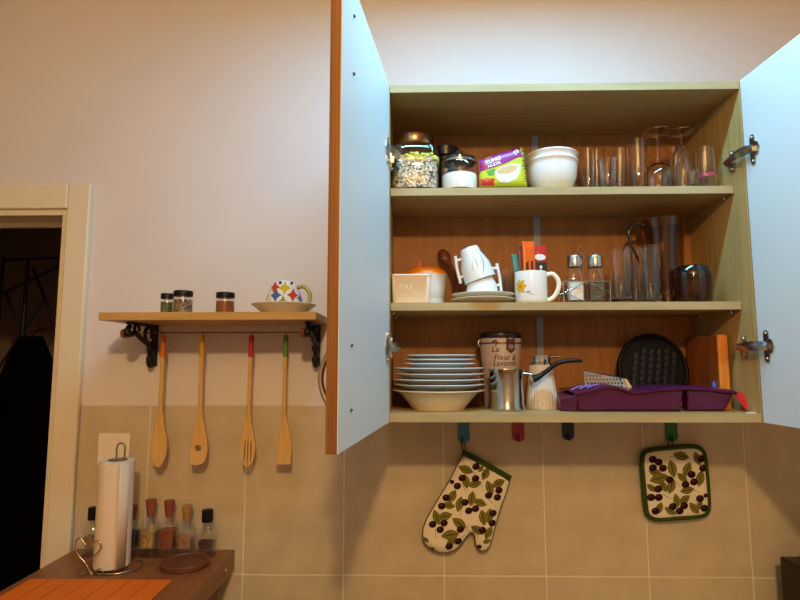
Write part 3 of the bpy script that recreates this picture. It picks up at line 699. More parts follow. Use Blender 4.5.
# tin canister
Y = .185; x = ax(500.5, Y, 350); r = wid(481.5, 523, 345, Y)/2; h = up(503, 333, Y, S0); hb = up(503, 338.5, Y, S0)
t = thing('tin_canister', 'pinkish storage tin with dark lettering and black clamp lid', 'tin', (x, Y, S0))
rz_ = lambda z: r*(.84 + .15*z/hb)
sub(t, 'body', MB().lathe([(0, 0), (r*.83, 0), (r*.84, .003), (rz_(hb*.99), hb*.99), (r*.97, hb), (0, hb)], 48), mat('tin_pink_cream', 'b8a49c', .5, var=.06, scale=30), 40)
sub(t, 'lid', MB().lathe([(0, hb), (r*1.0, hb), (r*1.02, hb + .003), (r*1.0, h - .003), (r*.9, h), (0, h + .002)], 48), mat('black_enamel', '17120f', .3), 40)
sub(t, 'clamp_wire', MB().tube([((r*1.02)*math.cos(a), (r*1.02)*math.sin(a), hb - .012) for a in (2*PI*k/40 for k in range(40))], .0012, 6, True), DARKMET, 60)
sub(t, 'clamp', MB().tube([(-r*1.02, -.008, hb - .022), (-r*1.10, -.010, hb - .012), (-r*1.06, -.008, hb + .002), (-r*1.0, -.004, hb + .003)], .002, 6).tube([(-r*1.02, .004, hb - .022), (-r*1.10, .006, hb - .012), (-r*1.04, .004, hb + .002)], .002, 6), CHROME, 60)
cs = cyl_surf(rz_); INK = mat('sepia_ink', '3a2622', .6); BRW = mat('brown_badge', '57302a', .5)
zf = lambda py: up(503, py, Y - r, S0)
decal('badge', [([(.006, zf(338)), (.0295, zf(338)), (.0295, zf(350)), (.018, zf(353.5)), (.006, zf(350))], 0), (ell(.018, zf(346.5), .007, .006), 1), ([(.010, zf(349.5)), (.026, zf(349.5)), (.026, zf(350.2)), (.010, zf(350.2))], 1)], [BRW, mat('badge_pale', '9a7a70', .5)], cs, t, .006)
decal('scroll_print', [(leaf(-.022, zf(341), .016, .004, .3), 0), (leaf(-.014, zf(342.5), .012, .004, -.5), 0), (leaf(-.018, zf(344.5), .010, .003, 1.2), 0)], INK, cs, t, .005)
text('lettering', 'La', .020, INK, cs, t, (-.020, zf(349.5)), 0, .1)
text('lettering', 'Fleur &', .0185, INK, cs, t, (.004, zf(357.5)), 0, .15)
text('lettering', 'Lavande', .0185, INK, cs, t, (.004, zf(363.3)), 0, .15)
# coffee pot with black handle
Y = .085; x = ax(506.5, Y, 390); r = wid(488.5, 524, 395, Y)/2; h = up(506, 369.5, Y - r, S0)
t = thing('coffee_pot', 'small stainless steel coffee pot with a long black handle', 'pot', (x, Y, S0))
pr = [(r*1.0, 0), (r*1.04, .002), (r*1.04, .006), (r*.97, .012), (r*.93, h*.5), (r*.93, h*.90), (r*1.0, h*.97), (r*1.02, h)]
sub(t, 'body', MB().lathe(shell(pr, .0015), 48), mat('polished_steel', 'c2beb4', .16, 1), 50)
q = lambda px, py, yy=Y: (at(px, py, yy).x - x, yy - Y, at(px, py, yy).z - S0)
sub(t, 'handle_bracket', MB().tube([q(522, 373, Y - .006), q(530, 373.5, Y - .008), q(536, 377, Y - .010)], [.004, .0045, .005], 8, flat=.6), CHROME, 60)
sub(t, 'handle', MB().tube(spline([q(533, 379, Y - .010), q(539, 376.5, Y - .012), q(548, 370, Y - .016), q(556, 364, Y - .02), q(566, 361, Y - .024), q(576, 360.5, Y - .026), q(582, 361, Y - .027)], 4), [.0125, .0125, .012, .011, .010, .0085, .0080, .0078, .0075, .0075, .0075, .0075, .0075, .0075, .0075, .0075, .0075, .0075, .0075, .0075, .0068, .0065, .0062, .0055, .0035], 10, flat=.7), BLACKP, 60)
# ribbed dispenser
Y = .125; x = ax(541.5, Y, 385); r = wid(526.5, 557.5, 403, Y)/2; h = up(541, 355.5, Y, S0); hb = up(541, 365, Y, S0)
t = thing('sugar_dispenser', 'ribbed white ceramic dispenser with a chrome top and side spout', 'dispenser', (x, Y, S0))
sub(t, 'body', MB().lathe([(0, 0), (r*.96, 0), (r, .003), (r*.97, hb*.3), (r*.80, hb*.75), (r*.72, hb), (0, hb)], 112, rib=.025, nrib=28), mat('ribbed_ceramic', 'd8cfc2', .22, coat=.3), 60)
sub(t, 'cap', MB().lathe([(0, hb), (r*.70, hb), (r*.70, hb + .004), (r*.62, hb + .006), (r*.62, h - .004), (r*.66, h - .003), (r*.66, h), (0, h + .001)], 32), CHROME, 40)
sub(t, 'spout', MB().tube([(r*.4, -.002, h - .004), (r*.95, -.004, h - .003), (r*1.25, -.006, h - .001)], [.006, .005, .004], 10, flat=.6), CHROME, 60)
# purple tray: long cutlery-tray shaped box with two compartments
PUR = mat('purple_plastic', '4e0f38', .25, spec=.5); PUR2 = mat('purple_plastic_lid', '521344', .22, spec=.5)
Yf = .045
def tq(px, py, yy=Yf): p_ = at(px, py, yy); return (p_.x, p_.z - S0)
x0_ = tq(563, 410)[0]
t = thing('purple_tray', 'long dark purple plastic tray with two bins and a slotted lid end', 'tray', (0, 0, S0))
def bin_(top, x0, x1, d0, d1):
    """solid-walled bin whose front rim follows 'top' ((x, z) points left to right)"""
    ol = [(x0 + .004, .0005), (x1 - .004, .0005)] + [(a, b) for a, b in top[::-1]]
    return MB().plate(ol, (), lambda u, v: d0 + (.006 if v < .004 else 0), lambda u, v: d1, .012)
tp = [tq(577, 394), tq(590, 392), tq(604, 388.5), tq(612, 388), tq(622, 390.5), tq(632, 393.5), tq(645, 393), tq(660, 390.5), tq(683, 389.5)]
sub(t, 'large_bin', bin_(tp, tq(576, 411)[0], tq(684, 411)[0], Yf, .165), PUR, 30, .003)
tp2 = [tq(688, 389.5), tq(705, 390), tq(720, 391.5), tq(735, 394)]
sub(t, 'small_bin', bin_(tp2, tq(688, 411)[0], tq(729, 411)[0], Yf + .004, .080), PUR, 30, .003)
# lid surface with rolled front edge, running over both bins
lid = MB(); prof = [tq(574, 394), tq(590, 391), tq(604, 387.6), tq(613, 387), tq(623, 389.3), tq(632, 392.2), tq(645, 391.8), tq(660, 389.3), tq(686, 388.3), tq(705, 389), tq(720, 390.4), tq(737, 393)]
vs = []; fs = []
for (yy, dzz) in ((Yf - .003, -.004), (Yf - .003, .0015), (Yf + .01, .0035), (.10, .006), (.168, .006), (.168, .002)):
    for (u, v) in prof: vs.append((u, yy if u < tq(680, 400)[0] else Yf + (yy - Yf)*.28, v + dzz))
n = len(prof)
for i in range(5):
    for k in range(n - 1): fs.append((i*n + k, i*n + k + 1, (i + 1)*n + k + 1, (i + 1)*n + k))
o = lid.add(vs, fs).build('lid', PUR2, t, 50); md = o.modifiers.new('thick', 'SOLIDIFY'); md.thickness = .0016
# sloping slotted left end
a0, a1 = tq(560, 396), tq(560, 408)
vs = [(tq(561, 399)[0], Yf + .012, tq(561, 399)[1]), (tq(577, 394)[0], Yf - .001, tq(577, 394.5)[1]), (tq(612, 387.5)[0], Yf + .006, tq(612, 386.8)[1]), (tq(612, 387)[0], .15, tq(612, 387)[1] + .006), (tq(566, 392)[0], .15, tq(566, 396)[1]),
      (tq(561, 399)[0] + .003, Yf + .014, .0006), (tq(577, 411)[0], Yf + .001, .0006), (tq(576, 411)[0] + .002, .15, .0006), (tq(566, 411)[0], .15, .0006)]
MB().add(vs, [(0, 1, 2, 3, 4), (0, 5, 6, 1), (4, 8, 5, 0), (3, 7, 8, 4), (5, 8, 7, 6), (1, 6, 7, 3, 2)]).build('slotted_end', PUR, t, 30, .003)
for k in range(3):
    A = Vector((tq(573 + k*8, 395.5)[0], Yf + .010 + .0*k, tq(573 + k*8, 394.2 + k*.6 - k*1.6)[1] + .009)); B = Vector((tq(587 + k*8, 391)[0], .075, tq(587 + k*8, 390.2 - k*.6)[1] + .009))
    MB().tube([A, A.lerp(B, .5) + Vector((0, 0, .0015)), B], .0016, 6).build('sheen_rib', mat('painted_sheen', '9a8ad8', .15, spec=.8, coat=.5), t, 60)  # pale lilac ribs: the highlights along the slots, put into the colour
# grater lying on the tray
Y = .12; g0 = at(585, 389, Y); g1 = at(632, 388, Y)
t = thing('grater', 'metal grater lying on top of the purple tray', 'grater', (g0.x, Y, at(600, 388.5, Y).z))
L_ = g1.x - g0.x; hA = up(588, 370, Y, at(600, 388.5, Y).z); hB = hA*.45
ol = [(0, 0), (L_*.80, 0), (L_*.99, .001), (L_, .004), (L_*.93, hB*1.05), (L_*.86, hB*1.2), (L_*.1, hA), (L_*.04, hA*.97)]
holes = []
for i in range(11):
    for j in range(5):
        u = L_*(.07 + .072*i + .02*(j % 2)); v = hA*(.10 + .19*j)
        lim = hA + (hB*1.1 - hA)*(u/L_)
        if v + .004 < lim*.96: holes.append(ell(u, v, .0024, .0030, .5, 7))
gs = .55   # leans back over the lid
sub(t, 'blade', MB().plate(ol, holes, lambda u, v: 0, lambda u, v: .0008, to=lambda u, v, w_: (u, w_ + v*.45, v)), STEEL, 0)
sub(t, 'end_grip', MB().plate([(L_*.86, hB*1.22), (L_*.93, hB*1.08), (L_*1.0, .003), (L_*.98, .0), (L_*.90, .0005)], (), lambda u, v: -.003, lambda u, v: .004, to=lambda u, v, w_: (u, w_ + v*.45, v)), mat('pale_plastic', 'cfc4b2', .4), 30, .001)
sub(t, 'rails', MB().tube([(0, -.0002, .001), (L_*.82, -.0002, .001)], .0016, 6).tube([(L_*.04, hA*.97*.45, hA*.97), (L_*.86, hB*1.2*.45, hB*1.2)], .0016, 6), CHROME, 60)
# round black griddle plate standing at the back
Y = .190; c = at(654.5, 363.5, Y); r = wid(619.5, 689.5, 362, Y)/2
t = thing('griddle_plate', 'round black ridged griddle plate standing upright behind the purple tray', 'griddle', (c.x, Y, S0))
rv = up(654, 334, Y + .03, S0)/2; lean = .28
cz = rv*.985
def gt(u, v, w_): return (u, w_ + (v + rv)*lean*.5 - .0, v + cz)
GRID = mat('black_nonstick', '040303', .5, spec=.2)
sub(t, 'disc', MB().plate(ell(0, 0, r, rv, 0, 56), (), lambda u, v: -.003, lambda u, v: .006, to=gt), GRID, 30, .002)
sub(t, 'rim', MB().tube([gt(u, v, -.003) for u, v in ell(0, 0, r*.965, rv*.965, 0, 56)], .005, 8, True), GRID, 60)
for i in range(6):
    u0 = (-.55 + .22*i)*r; ln = math.sqrt(max(0, 1 - ((u0)/r)**2))*rv*.62
    m = MB()
    k = -ln
    while k < ln:
        m.plate(leaf(u0 + .18*k, k, .017, .010, 1.15), (), lambda u, v: -.0075, lambda u, v: -.002, to=gt); k += .0165
    sub(t, 'ridge', m, mat('griddle_ridge', '100d0b', .3, spec=.5), 30)
# wooden board standing at the back right
Y = .088; a = at(717.5, 335, Y); b = at(727.5, 335, Y)
t = thing('wooden_board', 'orange-brown wooden chopping board standing on edge by the cabinet side', 'board', (a.x, Y, S0))
hw_ = b.x - a.x; hbd = up(722, 334.5, Y, S0)
REDW = wood('red_wood', '8a4a26', 'a8622f', (6, 6, 1), 8, .4); LITW = wood('lit_wood_edge', 'cc7626', 'e09440', (6, 6, 1), 8, .35)
sub(t, 'panel', MB().box((0, .006, 0), (hw_ - .001, .150, hbd - .001)), REDW, 0, .002)
sub(t, 'lit_edge', MB().box((-.0005, 0, 0), (hw_, .006, hbd)), LITW, 0, .003)  # brighter front edge: the light falling on it is painted into the wood colour
# small things at the right end
q0 = at(745, 394, .06)
A = at(737, 392.5, .062); B = at(750, 409, .045)
t = MB().plate([(0, -.0065), (.001, .0065), (1, .0065), (1.0, -.0065)], (), lambda u, v: -.001, lambda u, v: .001, to=lambda u, v, w_: tuple(A.lerp(B, u) + Vector((v*1.35 + w_*.3, w_, v*.25)) - Vector((0, 0, 0)))).build('red_strap', mat('red_plastic', 'c01c20', .35), None, 0)
tag(t, 'bright red plastic strip leaning off the purple tray', 'strip')
c = at(714.5, 391, .07)
tag(MB().lathe([(0, 0), (.0055, 0), (.005, .003), (.003, .010), (.0015, .012), (0, .012)], 14).build('blue_clip', mat('blue_plastic', '2f4f9c', .35), None, 40, loc=(c.x, .07, tq(714, 389.3)[1] + S0 + .0045)), 'small blue plastic clip on top of the purple tray', 'clip')
c = at(752, 412.4, .022)
tag(MB().add([(-.014, -.006, 0), (.018, -.004, 0), (.010, .010, 0), (-.010, .008, 0), (-.014, -.006, .0012), (.018, -.004, .0012), (.010, .010, .0012), (-.010, .008, .0012)], [(0, 1, 2, 3), (4, 5, 6, 7), (0, 1, 5, 4), (1, 2, 6, 5), (2, 3, 7, 6), (3, 0, 4, 7)]).build('paper_scrap', mat('white_paper', 'e4e0da', .7), None, 0, loc=(c.x, .022, S0)), 'scrap of white paper at the right end of the cabinet floor', 'paper')
# dark flat pan behind the dispenser
Y = .19; c = at(578, 392, Y)
tag(MB().lathe(shell([(.046, 0), (.050, .004), (.053, .020)], .002), 40).build('black_tin', mat('black_tin', '14100e', .35, spec=.5), None, 40, loc=(c.x - .012, Y, S0)), 'shallow black baking tin behind the ribbed dispenser', 'tin')

# ================================================================== HOOKS, OVEN MITT, POT HOLDER under the cabinet
def hook(px, pb, label, h, py0=421):
    a = at(px, py0, YT); b = at(px, pb, YT); w_ = .0155
    t = thing('plastic_hook', label, 'hook', (a.x, YT, b.z), 0, 'coloured wall hooks')
    hh = a.z - b.z + .022; m = mat('hook_' + h, h, .35)
    ol = [(w_*math.cos(a_), .012 + .012*math.sin(a_)) for a_ in (PI + PI*k/10 for k in range(11))] + [(w_*.95, hh*.6), (w_*.6, hh - .002), (0, hh), (-w_*.6, hh - .002), (-w_*.95, hh*.6)]
    sub(t, 'back_plate', MB().plate(ol, (), lambda u, v: -.004, lambda u, v: 0), m, 40, .0015)
    sub(t, 'hook_tip', MB().tube(spline([(0, -.003, .010), (0, -.008, .004), (0, -.014, .005), (0, -.017, .011), (0, -.0165, .018)], 4), .0042, 10), m, 60)
    return t
hook(463.5, 443, 'blue plastic hook carrying the oven mitt', '1f6f9a')
hook(518, 441.5, 'empty red plastic hook under the cabinet', '9c1430')
hook(567.5, 440, 'empty navy plastic hook under the cabinet', '14203f')
hook(670.5, 441, 'green plastic hook carrying the square pot holder', '0f6a2c')
CREAMF = mat('cream_cotton', 'e6dcc0', .9, spec=.1, bump=.25, bscale=700); GREENB = mat('green_binding', '3a4a1e', .85, spec=.1, bump=.3, bscale=900)
OLV = mat('olive_purple', '2e1420', .8, spec=.1); LF = mat('leaf_olive', '7d7430', .85, spec=.1); LFD = mat('leaf_dark', '3c3512', .85, spec=.1); HIL = mat('olive_highlight', '5a3040', .8, spec=.1)
def textile(t, px2uv, outl, thick, R_, yc, olives, leaves, stems, orad, name='printed_sprig', grp=3):
    def f(u, v): return yc - thick*math.sqrt(max(0, 1 - (1 - min(dist(u, v, outl)/R_, 1))**2))
    def bk(u, v): return yc + thick*.55*math.sqrt(max(0, 1 - (1 - min(dist(u, v, outl)/R_, 1))**2))
    sub(t, 'body', MB().plate(outl, (), f, bk, .008), CREAMF, 80)
    sf = lambda u, v, l: (u, f(u, v) - l, v)
    k1 = abs(px2uv(1, 0)[0] - px2uv(0, 0)[0])
    ok = lambda pl: all(inside(a, b, outl) and dist(a, b, outl) > .0006 for a, b in pl)
    items = []
    for (x_, y_, L, ang) in leaves:
        u, v = px2uv(x_, y_)
        for q in (1.3, 1.1, .9, .7, .5):
            pl = leaf(u, v, L*k1*q + .0016, L*k1*.5*q + .0016, ang)
            if ok(pl): items.append((u, v, [(pl, 0), (leaf(u, v, L*k1*q, L*k1*.46*q, ang), 1), (leaf(u, v, L*k1*.85*q, L*k1*.06*q, ang), 2)])); break
    for (x_, y_) in olives:
        u, v = px2uv(x_, y_); q = 1
        if not ok(ell(u, v, orad*k1*1.1, orad*k1*.95, .3)): q = .6
        pl = ell(u, v, orad*k1*1.15*q, orad*k1*q, .3)
        if ok(pl): items.append((u, v, [(pl, 3), (ell(u - orad*k1*.25, v + orad*k1*.3, orad*k1*.42, orad*k1*.3, .4, 8), 4)]))
    for (xa, ya, xb, yb) in stems:
        a = px2uv(xa, ya); b = px2uv(xb, yb); d = math.hypot(b[0] - a[0], b[1] - a[1]); w_ = .00045
        nx, ny = -(b[1] - a[1])/d*w_, (b[0] - a[0])/d*w_
        pl = [(a[0] + nx, a[1] + ny), (a[0] - nx, a[1] - ny), (b[0] - nx, b[1] - ny), (b[0] + nx, b[1] + ny)]
        if ok(pl): items.append(((a[0] + b[0])/2, (a[1] + b[1])/2, [(pl, 0)]))
    decal(name, [p for it in items for p in it[2]], [LFD, LF, LFD, OLV, HIL], sf, t, .006, .0005)
    return f
# mitt (pixel outline measured on the photograph, built at its own distance from the wall)
YM = .238
O = at(463.7, 452.5, YM)
t = thing('oven_mitt', 'cream oven mitt with olive print hanging from the blue hook', 'oven mitt', (O.x, 0, O.z))
def mpx(cx_, cy_): q_ = at(400 + cx_/4, 415 + cy_/4, YM); return (q_.x - O.x, q_.z - O.z)
outl = [mpx(255, 152), mpx(318, 186), mpx(380, 220), mpx(440, 255)] + [mpx(*p) for p in ((432, 290), (418, 330), (402, 372), (388, 420), (376, 462), (366, 500), (358, 526), (345, 541), (327, 544), (312, 535), (303, 520), (300, 500), (298, 482), (291, 470), (281, 468), (268, 482), (252, 505), (236, 526), (215, 543), (190, 550), (160, 550), (132, 541), (108, 524), (94, 502), (90, 478), (94, 450), (106, 418), (124, 385), (148, 345), (172, 305), (194, 268), (213, 232), (232, 196))]
ol_o = [(272, 170), (302, 203), (300, 250), (247, 248), (228, 280), (207, 265), (393, 297), (352, 317), (387, 325), (258, 345), (273, 378), (300, 370), (184, 327), (166, 360), (144, 365), (130, 432), (175, 427), (160, 453), (240, 452), (370, 388), (367, 428), (327, 455), (195, 520), (232, 500), (227, 525), (316, 522)]
dg = lambda a: math.radians(a)
ol_l = [(262, 215, 46, dg(-20)), (340, 232, 48, dg(60)), (322, 212, 42, dg(50)), (297, 272, 42, dg(15)), (262, 262, 42, dg(100)), (390, 270, 44, dg(25)), (356, 287, 44, dg(110)), (237, 352, 46, dg(75)), (285, 330, 44, dg(80)), (317, 346, 42, dg(-20)), (207, 322, 44, dg(60)), (194, 357, 38, dg(-10)), (146, 405, 44, dg(110)), (178, 400, 46, dg(15)), (236, 428, 50, dg(-35)), (200, 474, 54, dg(8)), (205, 500, 40, dg(40)), (330, 405, 46, dg(100)), (355, 398, 44, dg(80)), (308, 455, 44, dg(-30)), (352, 466, 40, dg(60)), (104, 495, 26, dg(-40)), (130, 530, 26, dg(-30)), (345, 500, 30, dg(10))]
ol_s = [(300, 255, 330, 285), (247, 275, 265, 305), (350, 330, 382, 365), (245, 375, 237, 400), (265, 340, 300, 360), (140, 450, 143, 490), (270, 430, 268, 462), (180, 340, 200, 330), (330, 440, 350, 410), (230, 490, 260, 475), (285, 190, 300, 240)]
fm = textile(t, mpx, outl, .011, .022, YM, ol_o, ol_l, ol_s, 13)
top = [mpx(250, 149), mpx(300, 176), mpx(345, 201), mpx(392, 227), mpx(440, 255)]
sub(t, 'cuff_binding', MB().tube([(u, YM - .003, v) for u, v in top], .0052, 8, flat=1.6), GREENB, 60)
lst = outl[3:] + outl[:1]
sub(t, 'seam_piping', MB().tube([(u, YM, v) for u, v in lst], .0017, 6), mat('piping_dark', '4a3a22', .85), 60)
hk = at(463.5, 439, YT - .014); hl = lambda dx, dz_: (hk.x - O.x + dx, YT - .012, hk.z - O.z + dz_)
sub(t, 'hanging_loop', MB().tube(spline([mpx(252, 152)[0:1] + (YM - .002,) + mpx(252, 152)[1:], hl(-.004, -.012), hl(-.004, .0), hl(0, .004), hl(.004, 0), hl(.003, -.012), mpx(264, 156)[0:1] + (YM - .002,) + mpx(264, 156)[1:]], 5), .0017, 6), GREENB, 60)
# pot holder
YP = .245; O = at(674, 483, YP)
t = thing('pot_holder', 'square cream pot holder with olive print and green border', 'pot holder', (O.x, 0, O.z))
def ppx(cx_, cy_): q_ = at(635 + cx_*80/457, 420 + cy_*105/600, YP); return (q_.x - O.x, q_.z - O.z)
sqo = smoothloop([ppx(*p) for p in ((52, 190), (90, 172), (210, 158), (330, 152), (380, 172), (398, 215), (410, 320), (420, 470), (412, 525), (370, 548), (240, 560), (130, 566), (80, 548), (62, 500), (48, 350), (40, 240))], 4)
po = [(94, 222), (128, 238), (95, 270), (152, 272), (190, 338), (315, 308), (328, 350), (280, 365), (125, 390), (85, 438), (128, 438), (208, 490), (272, 485), (247, 515), (362, 445), (388, 500), (372, 218), (110, 516), (396, 428), (380, 272)]
pl_ = [(130, 330, 84, dg(15)), (205, 275, 74, dg(100)), (200, 375, 66, dg(70)), (110, 298, 60, dg(-15)), (290, 280, 70, dg(65)), (262, 325, 54, dg(-40)), (290, 397, 60, dg(12)), (365, 330, 70, dg(75)), (155, 375, 56, dg(120)), (88, 385, 46, dg(-40)), (230, 455, 56, dg(100)), (275, 450, 56, dg(35)), (195, 515, 56, dg(-30)), (330, 500, 60, dg(-50)), (348, 218, 60, dg(110)), (255, 203, 70, dg(-12)), (132, 500, 54, dg(65)), (360, 485, 44, dg(60))]
psx = [(215, 340, 250, 375), (150, 420, 195, 445), (300, 385, 355, 408), (340, 460, 350, 500), (240, 470, 262, 500), (190, 210, 240, 195)]
textile(t, ppx, sqo, .007, .02, YP, po, pl_, psx, 20)
sub(t, 'border', MB().tube([(u, YP, v) for u, v in sqo], .0062, 8, True), GREENB, 60)
hk = at(670.5, 440, YT - .014); a = ppx(195, 160); b = ppx(235, 158); hl = lambda dx, dz_: (hk.x - O.x + dx, YT - .012, hk.z - O.z + dz_)
sub(t, 'hanging_loop', MB().tube(spline([(a[0], YP, a[1]), hl(-.005, -.010), hl(-.004, 0), hl(0, .004), hl(.004, 0), hl(.005, -.010), (b[0], YP, b[1])], 5), .0018, 6), GREENB, 60)

# ================================================================== WALL SHELF on the left
SYF = .075                                        # front of the shelf board
za = at(200, 312, SYF).z; zb_ = at(200, 320, SYF).z; xa = at(98.5, 316, SYF).x; xb = at(316, 316, SYF).x
shelf = thing('wall_shelf', 'beech wall shelf on black scroll brackets with a hanging rod', 'shelf', (0, 0, 0))
MB().box((xa, SYF, zb_), (xb, YW - .001, za)).build('board', wood('shelf_beech', 'b48e4c', 'c29c5c', (1.2, 14, 14), 5, .4), shelf, 0, .001)
YR = .205                                          # the rod hangs close to the wall
zr = at(230, 332.5, YR).z
def bracket(px):
    bx_ = at(px, 350, YW - .01).x; zt = zb_; zl = at(px, 366, YW - .01).z
    m = MB()
    m.box((bx_ - .007, YW - .007, zl), (bx_ + .007, YW, zt))
    m.box((bx_ - .007, SYF + .05, zt - .006), (bx_ + .007, YW, zt))
    def arc(c, r, a0, a1, n=12): return [(bx_, c[0] + r*math.cos(math.radians(a0 + (a1 - a0)*k/n)), c[1] + r*math.sin(math.radians(a0 + (a1 - a0)*k/n))) for k in range(n + 1)]
    yb = YW - .008
    # S-scroll between arm and wall plate
    m.tube(spline([(bx_, SYF + .056, zt - .010), (bx_, SYF + .044, zt - .020), (bx_, SYF + .050, zt - .031), (bx_, SYF + .066, zt - .029), (bx_, SYF + .085, zt - .026), (bx_, SYF + .12, zt - .040), (bx_, yb - .016, zt - .060), (bx_, yb - .004, zt - .085)], 5), .0058, 8, flat=1.2)
    m.tube(arc((yb - .034, zt - .026), .019, -30, 250), .0046, 8)
    m.tube(arc((SYF + .090, zt - .016), .012, -20, 250), .0042, 8)
    for zc_, rr_ in ((zt - (zt - zl)*.58, .011), (zt - (zt - zl)*.86, .011)):
        m.tube(arc((yb - .014, zc_), rr_*1.3, 60, 400), .0065, 8); m.ball((bx_, yb - .016, zc_), .012, 12)
    m.ball((bx_, SYF + .045, zt - .027), .010, 12)
    o = m.build('bracket', BLACKI, shelf, 60)
    MB().lathe([(0, -.010), (.009, -.009), (.0115, -.003), (.0115, .003), (.009, .009), (0, .010)], 16, (bx_ - .008, SYF + .052, zt - .028), 0, Matrix.Rotation(PI/2, 3, 'Y')).build('knob', wood('knob_wood', '7a4222', '91552d', (4, 4, 4), 20), o, 60)
    return bx_
b0 = bracket(153.5); b1 = bracket(317)
MB().tube([(b0 - .004, YR, zr), (b1 + .004, YR, zr)], .0016, 8).build('rod', mat('copper_rod', '7d3a22', .35, .6), shelf, 60)
# jars on the wall shelf
def spice(name, label, px0, px1, pyt, Y, filling, lidh=4.2):
    x = ax((px0 + px1)/2, Y, 303); r = wid(px0, px1, 303, Y)/2; h = up((px0 + px1)/2, pyt, Y, za); hb = up((px0 + px1)/2, pyt + lidh, Y, za)
    t = thing(name, label, 'jar', (x, Y, za), 0, 'spice jars on the wall shelf')
    sub(t, 'glass_body', MB().lathe([(0, 0), (r*.92, 0), (r*.97, .003), (r*.97, hb*.80), (r*.86, hb*.95), (r*.86, hb), (r*.80, hb), (r*.80, hb*.94), (r*.91, hb*.78), (r*.91, .005), (0, .0045)], 32), TGLASS)
    sub(t, 'filling', MB().lathe([(0, .005), (r*.88, .005), (r*.895, hb*.74), (0, hb*.78)], 28), filling)
    sub(t, 'lid', MB().lathe([(0, hb - .003), (r*.92, hb - .003), (r*.93, hb), (r*.93, h - .002), (r*.88, h), (0, h)], 32), BLACKP)
spice('spice_jar', 'small jar of green herbs with a black lid on the wall shelf', 160.5, 174, 293.7, .155, cells('green_herbs', ['4a5a2c', '5c6a38', '36441f', '6d7844'], 400))
spice('spice_jar', 'jar of mixed peppercorns with a black lid on the wall shelf', 173, 193, 291, .13, cells('mixed_peppercorns', ['8a7a5a', '5c2420', 'a89a78', '3c3428', '74683e', '8c4a3a'], 260))
spice('spice_jar', 'jar of orange-brown ground spice standing alone on the wall shelf', 215.5, 235, 292.7, .14, mat('ground_spice', '8c4a1c', .9, var=.2, scale=60))
# patterned cup upturned on a saucer
Y = .16; x = ax(284, Y, 305); r = wid(252, 316, 305, Y)/2; h = up(284, 304.5, Y, za)
tag(MB().lathe([(0, 0), (r*.60, 0), (r*.62, .002), (r*.9, h*.72), (r, h*.95), (r*.995, h), (r*.86, h*.85), (r*.55, .0045), (0, .004)], 56).build('saucer', mat('cream_saucer', 'ebe2d4', .25, coat=.3), None, 50, loc=(x, Y, za)), 'cream saucer under the upturned patterned cup on the wall shelf', 'saucer')
zc = za + h*.52; xc = ax(284.5, Y, 295); rb = wid(265, 303.5, 303, Y)/2; hc = up(284, 281.5, Y, zc); rt = wid(274, 295.5, 283, Y)/2
t = thing('patterned_cup', 'white cup with colourful diamond pattern upturned on a saucer', 'cup', (xc, Y, zc))
def rc(z): s = max(0, min(1, z/hc)); return rb + (rt*1.06 - rb)*s**1.35
pr = [(rc(hc*k/10), hc*k/10) for k in range(10)] + [(rt*.98, hc*.96), (rt*.8, hc)]
sub(t, 'body', MB().lathe([(rb - .0026, 0)] + pr + [(0, hc), (0, hc - .004)] + [(a - .0026, z) for a, z in pr[1:-2]][::-1] + [(rb - .0026, 0)], 48), WHITEC, 50)
sub(t, 'handle', MB().tube(spline([(rc(hc*.80) - .003, -.003, hc*.76), (rc(hc*.7) + .013, -.004, hc*.80), (rb + .016, -.005, hc*.55), (rb + .014, -.005, hc*.25), (rb + .004, -.004, hc*.10), (rc(hc*.12) - .003, -.003, hc*.14)], 5), .0040, 8, flat=1.3), mat('handle_olive', 'a8a060', .3, coat=.3), 60)
cs = cyl_surf(rc)
def star(u, v, a, b):
    p = []
    for k in range(4):
        for s in range(4):
            t_ = s/4; a0 = k*PI/2; a1 = a0 + PI/2; q = 1 - .30*math.sin(PI*t_)
            p.append((u + a*q*((1 - t_)*math.cos(a0) + t_*math.cos(a1)), v + b*q*((1 - t_)*math.sin(a0) + t_*math.sin(a1))))
    return p
cols = ['c8b418', '3a6aa0', 'c24a2a', '5f8a24', '9a1a3c', 'd8cf9a', '8a6a94', '20242a']
for k, c_ in enumerate(cols): mat('enamel_' + c_, c_, .2, coat=.3)
def cpx(px, py): q_ = at(px, py, Y - rb*.9); return (q_.x - xc, q_.z - zc)
stars = []
for px, py, ci in ((284, 287.5, 0), (275.3, 295, 1), (291.8, 294.5, 2), (283, 302.5, 3), (299, 303, 4), (268.8, 303, 5), (303, 297, 6), (273.5, 286.5, 2), (296, 286, 7), (262, 296, 3), (279.2, 281.8, 7), (289.7, 281.8, 7)):
    u, v = cpx(px, py); v = min(max(v, .003), hc*.93); rr_ = rc(v); u = rr_*math.asin(max(-.97, min(.97, u/rr_)))
    s_ = .35 if ci == 7 else 1
    pl = [(a, min(max(b, .0005), hc*.95)) for a, b in star(u, v, .0165*s_*(.7 + .3*rr_/rb), .0185*s_)]
    pl = [p for i, p in enumerate(pl) if p != pl[i - 1]]
    stars.append((pl, ci))
decal('diamond_print', stars, [MATS['enamel_' + c_] for c_ in cols], cs, t, .004, .0004)

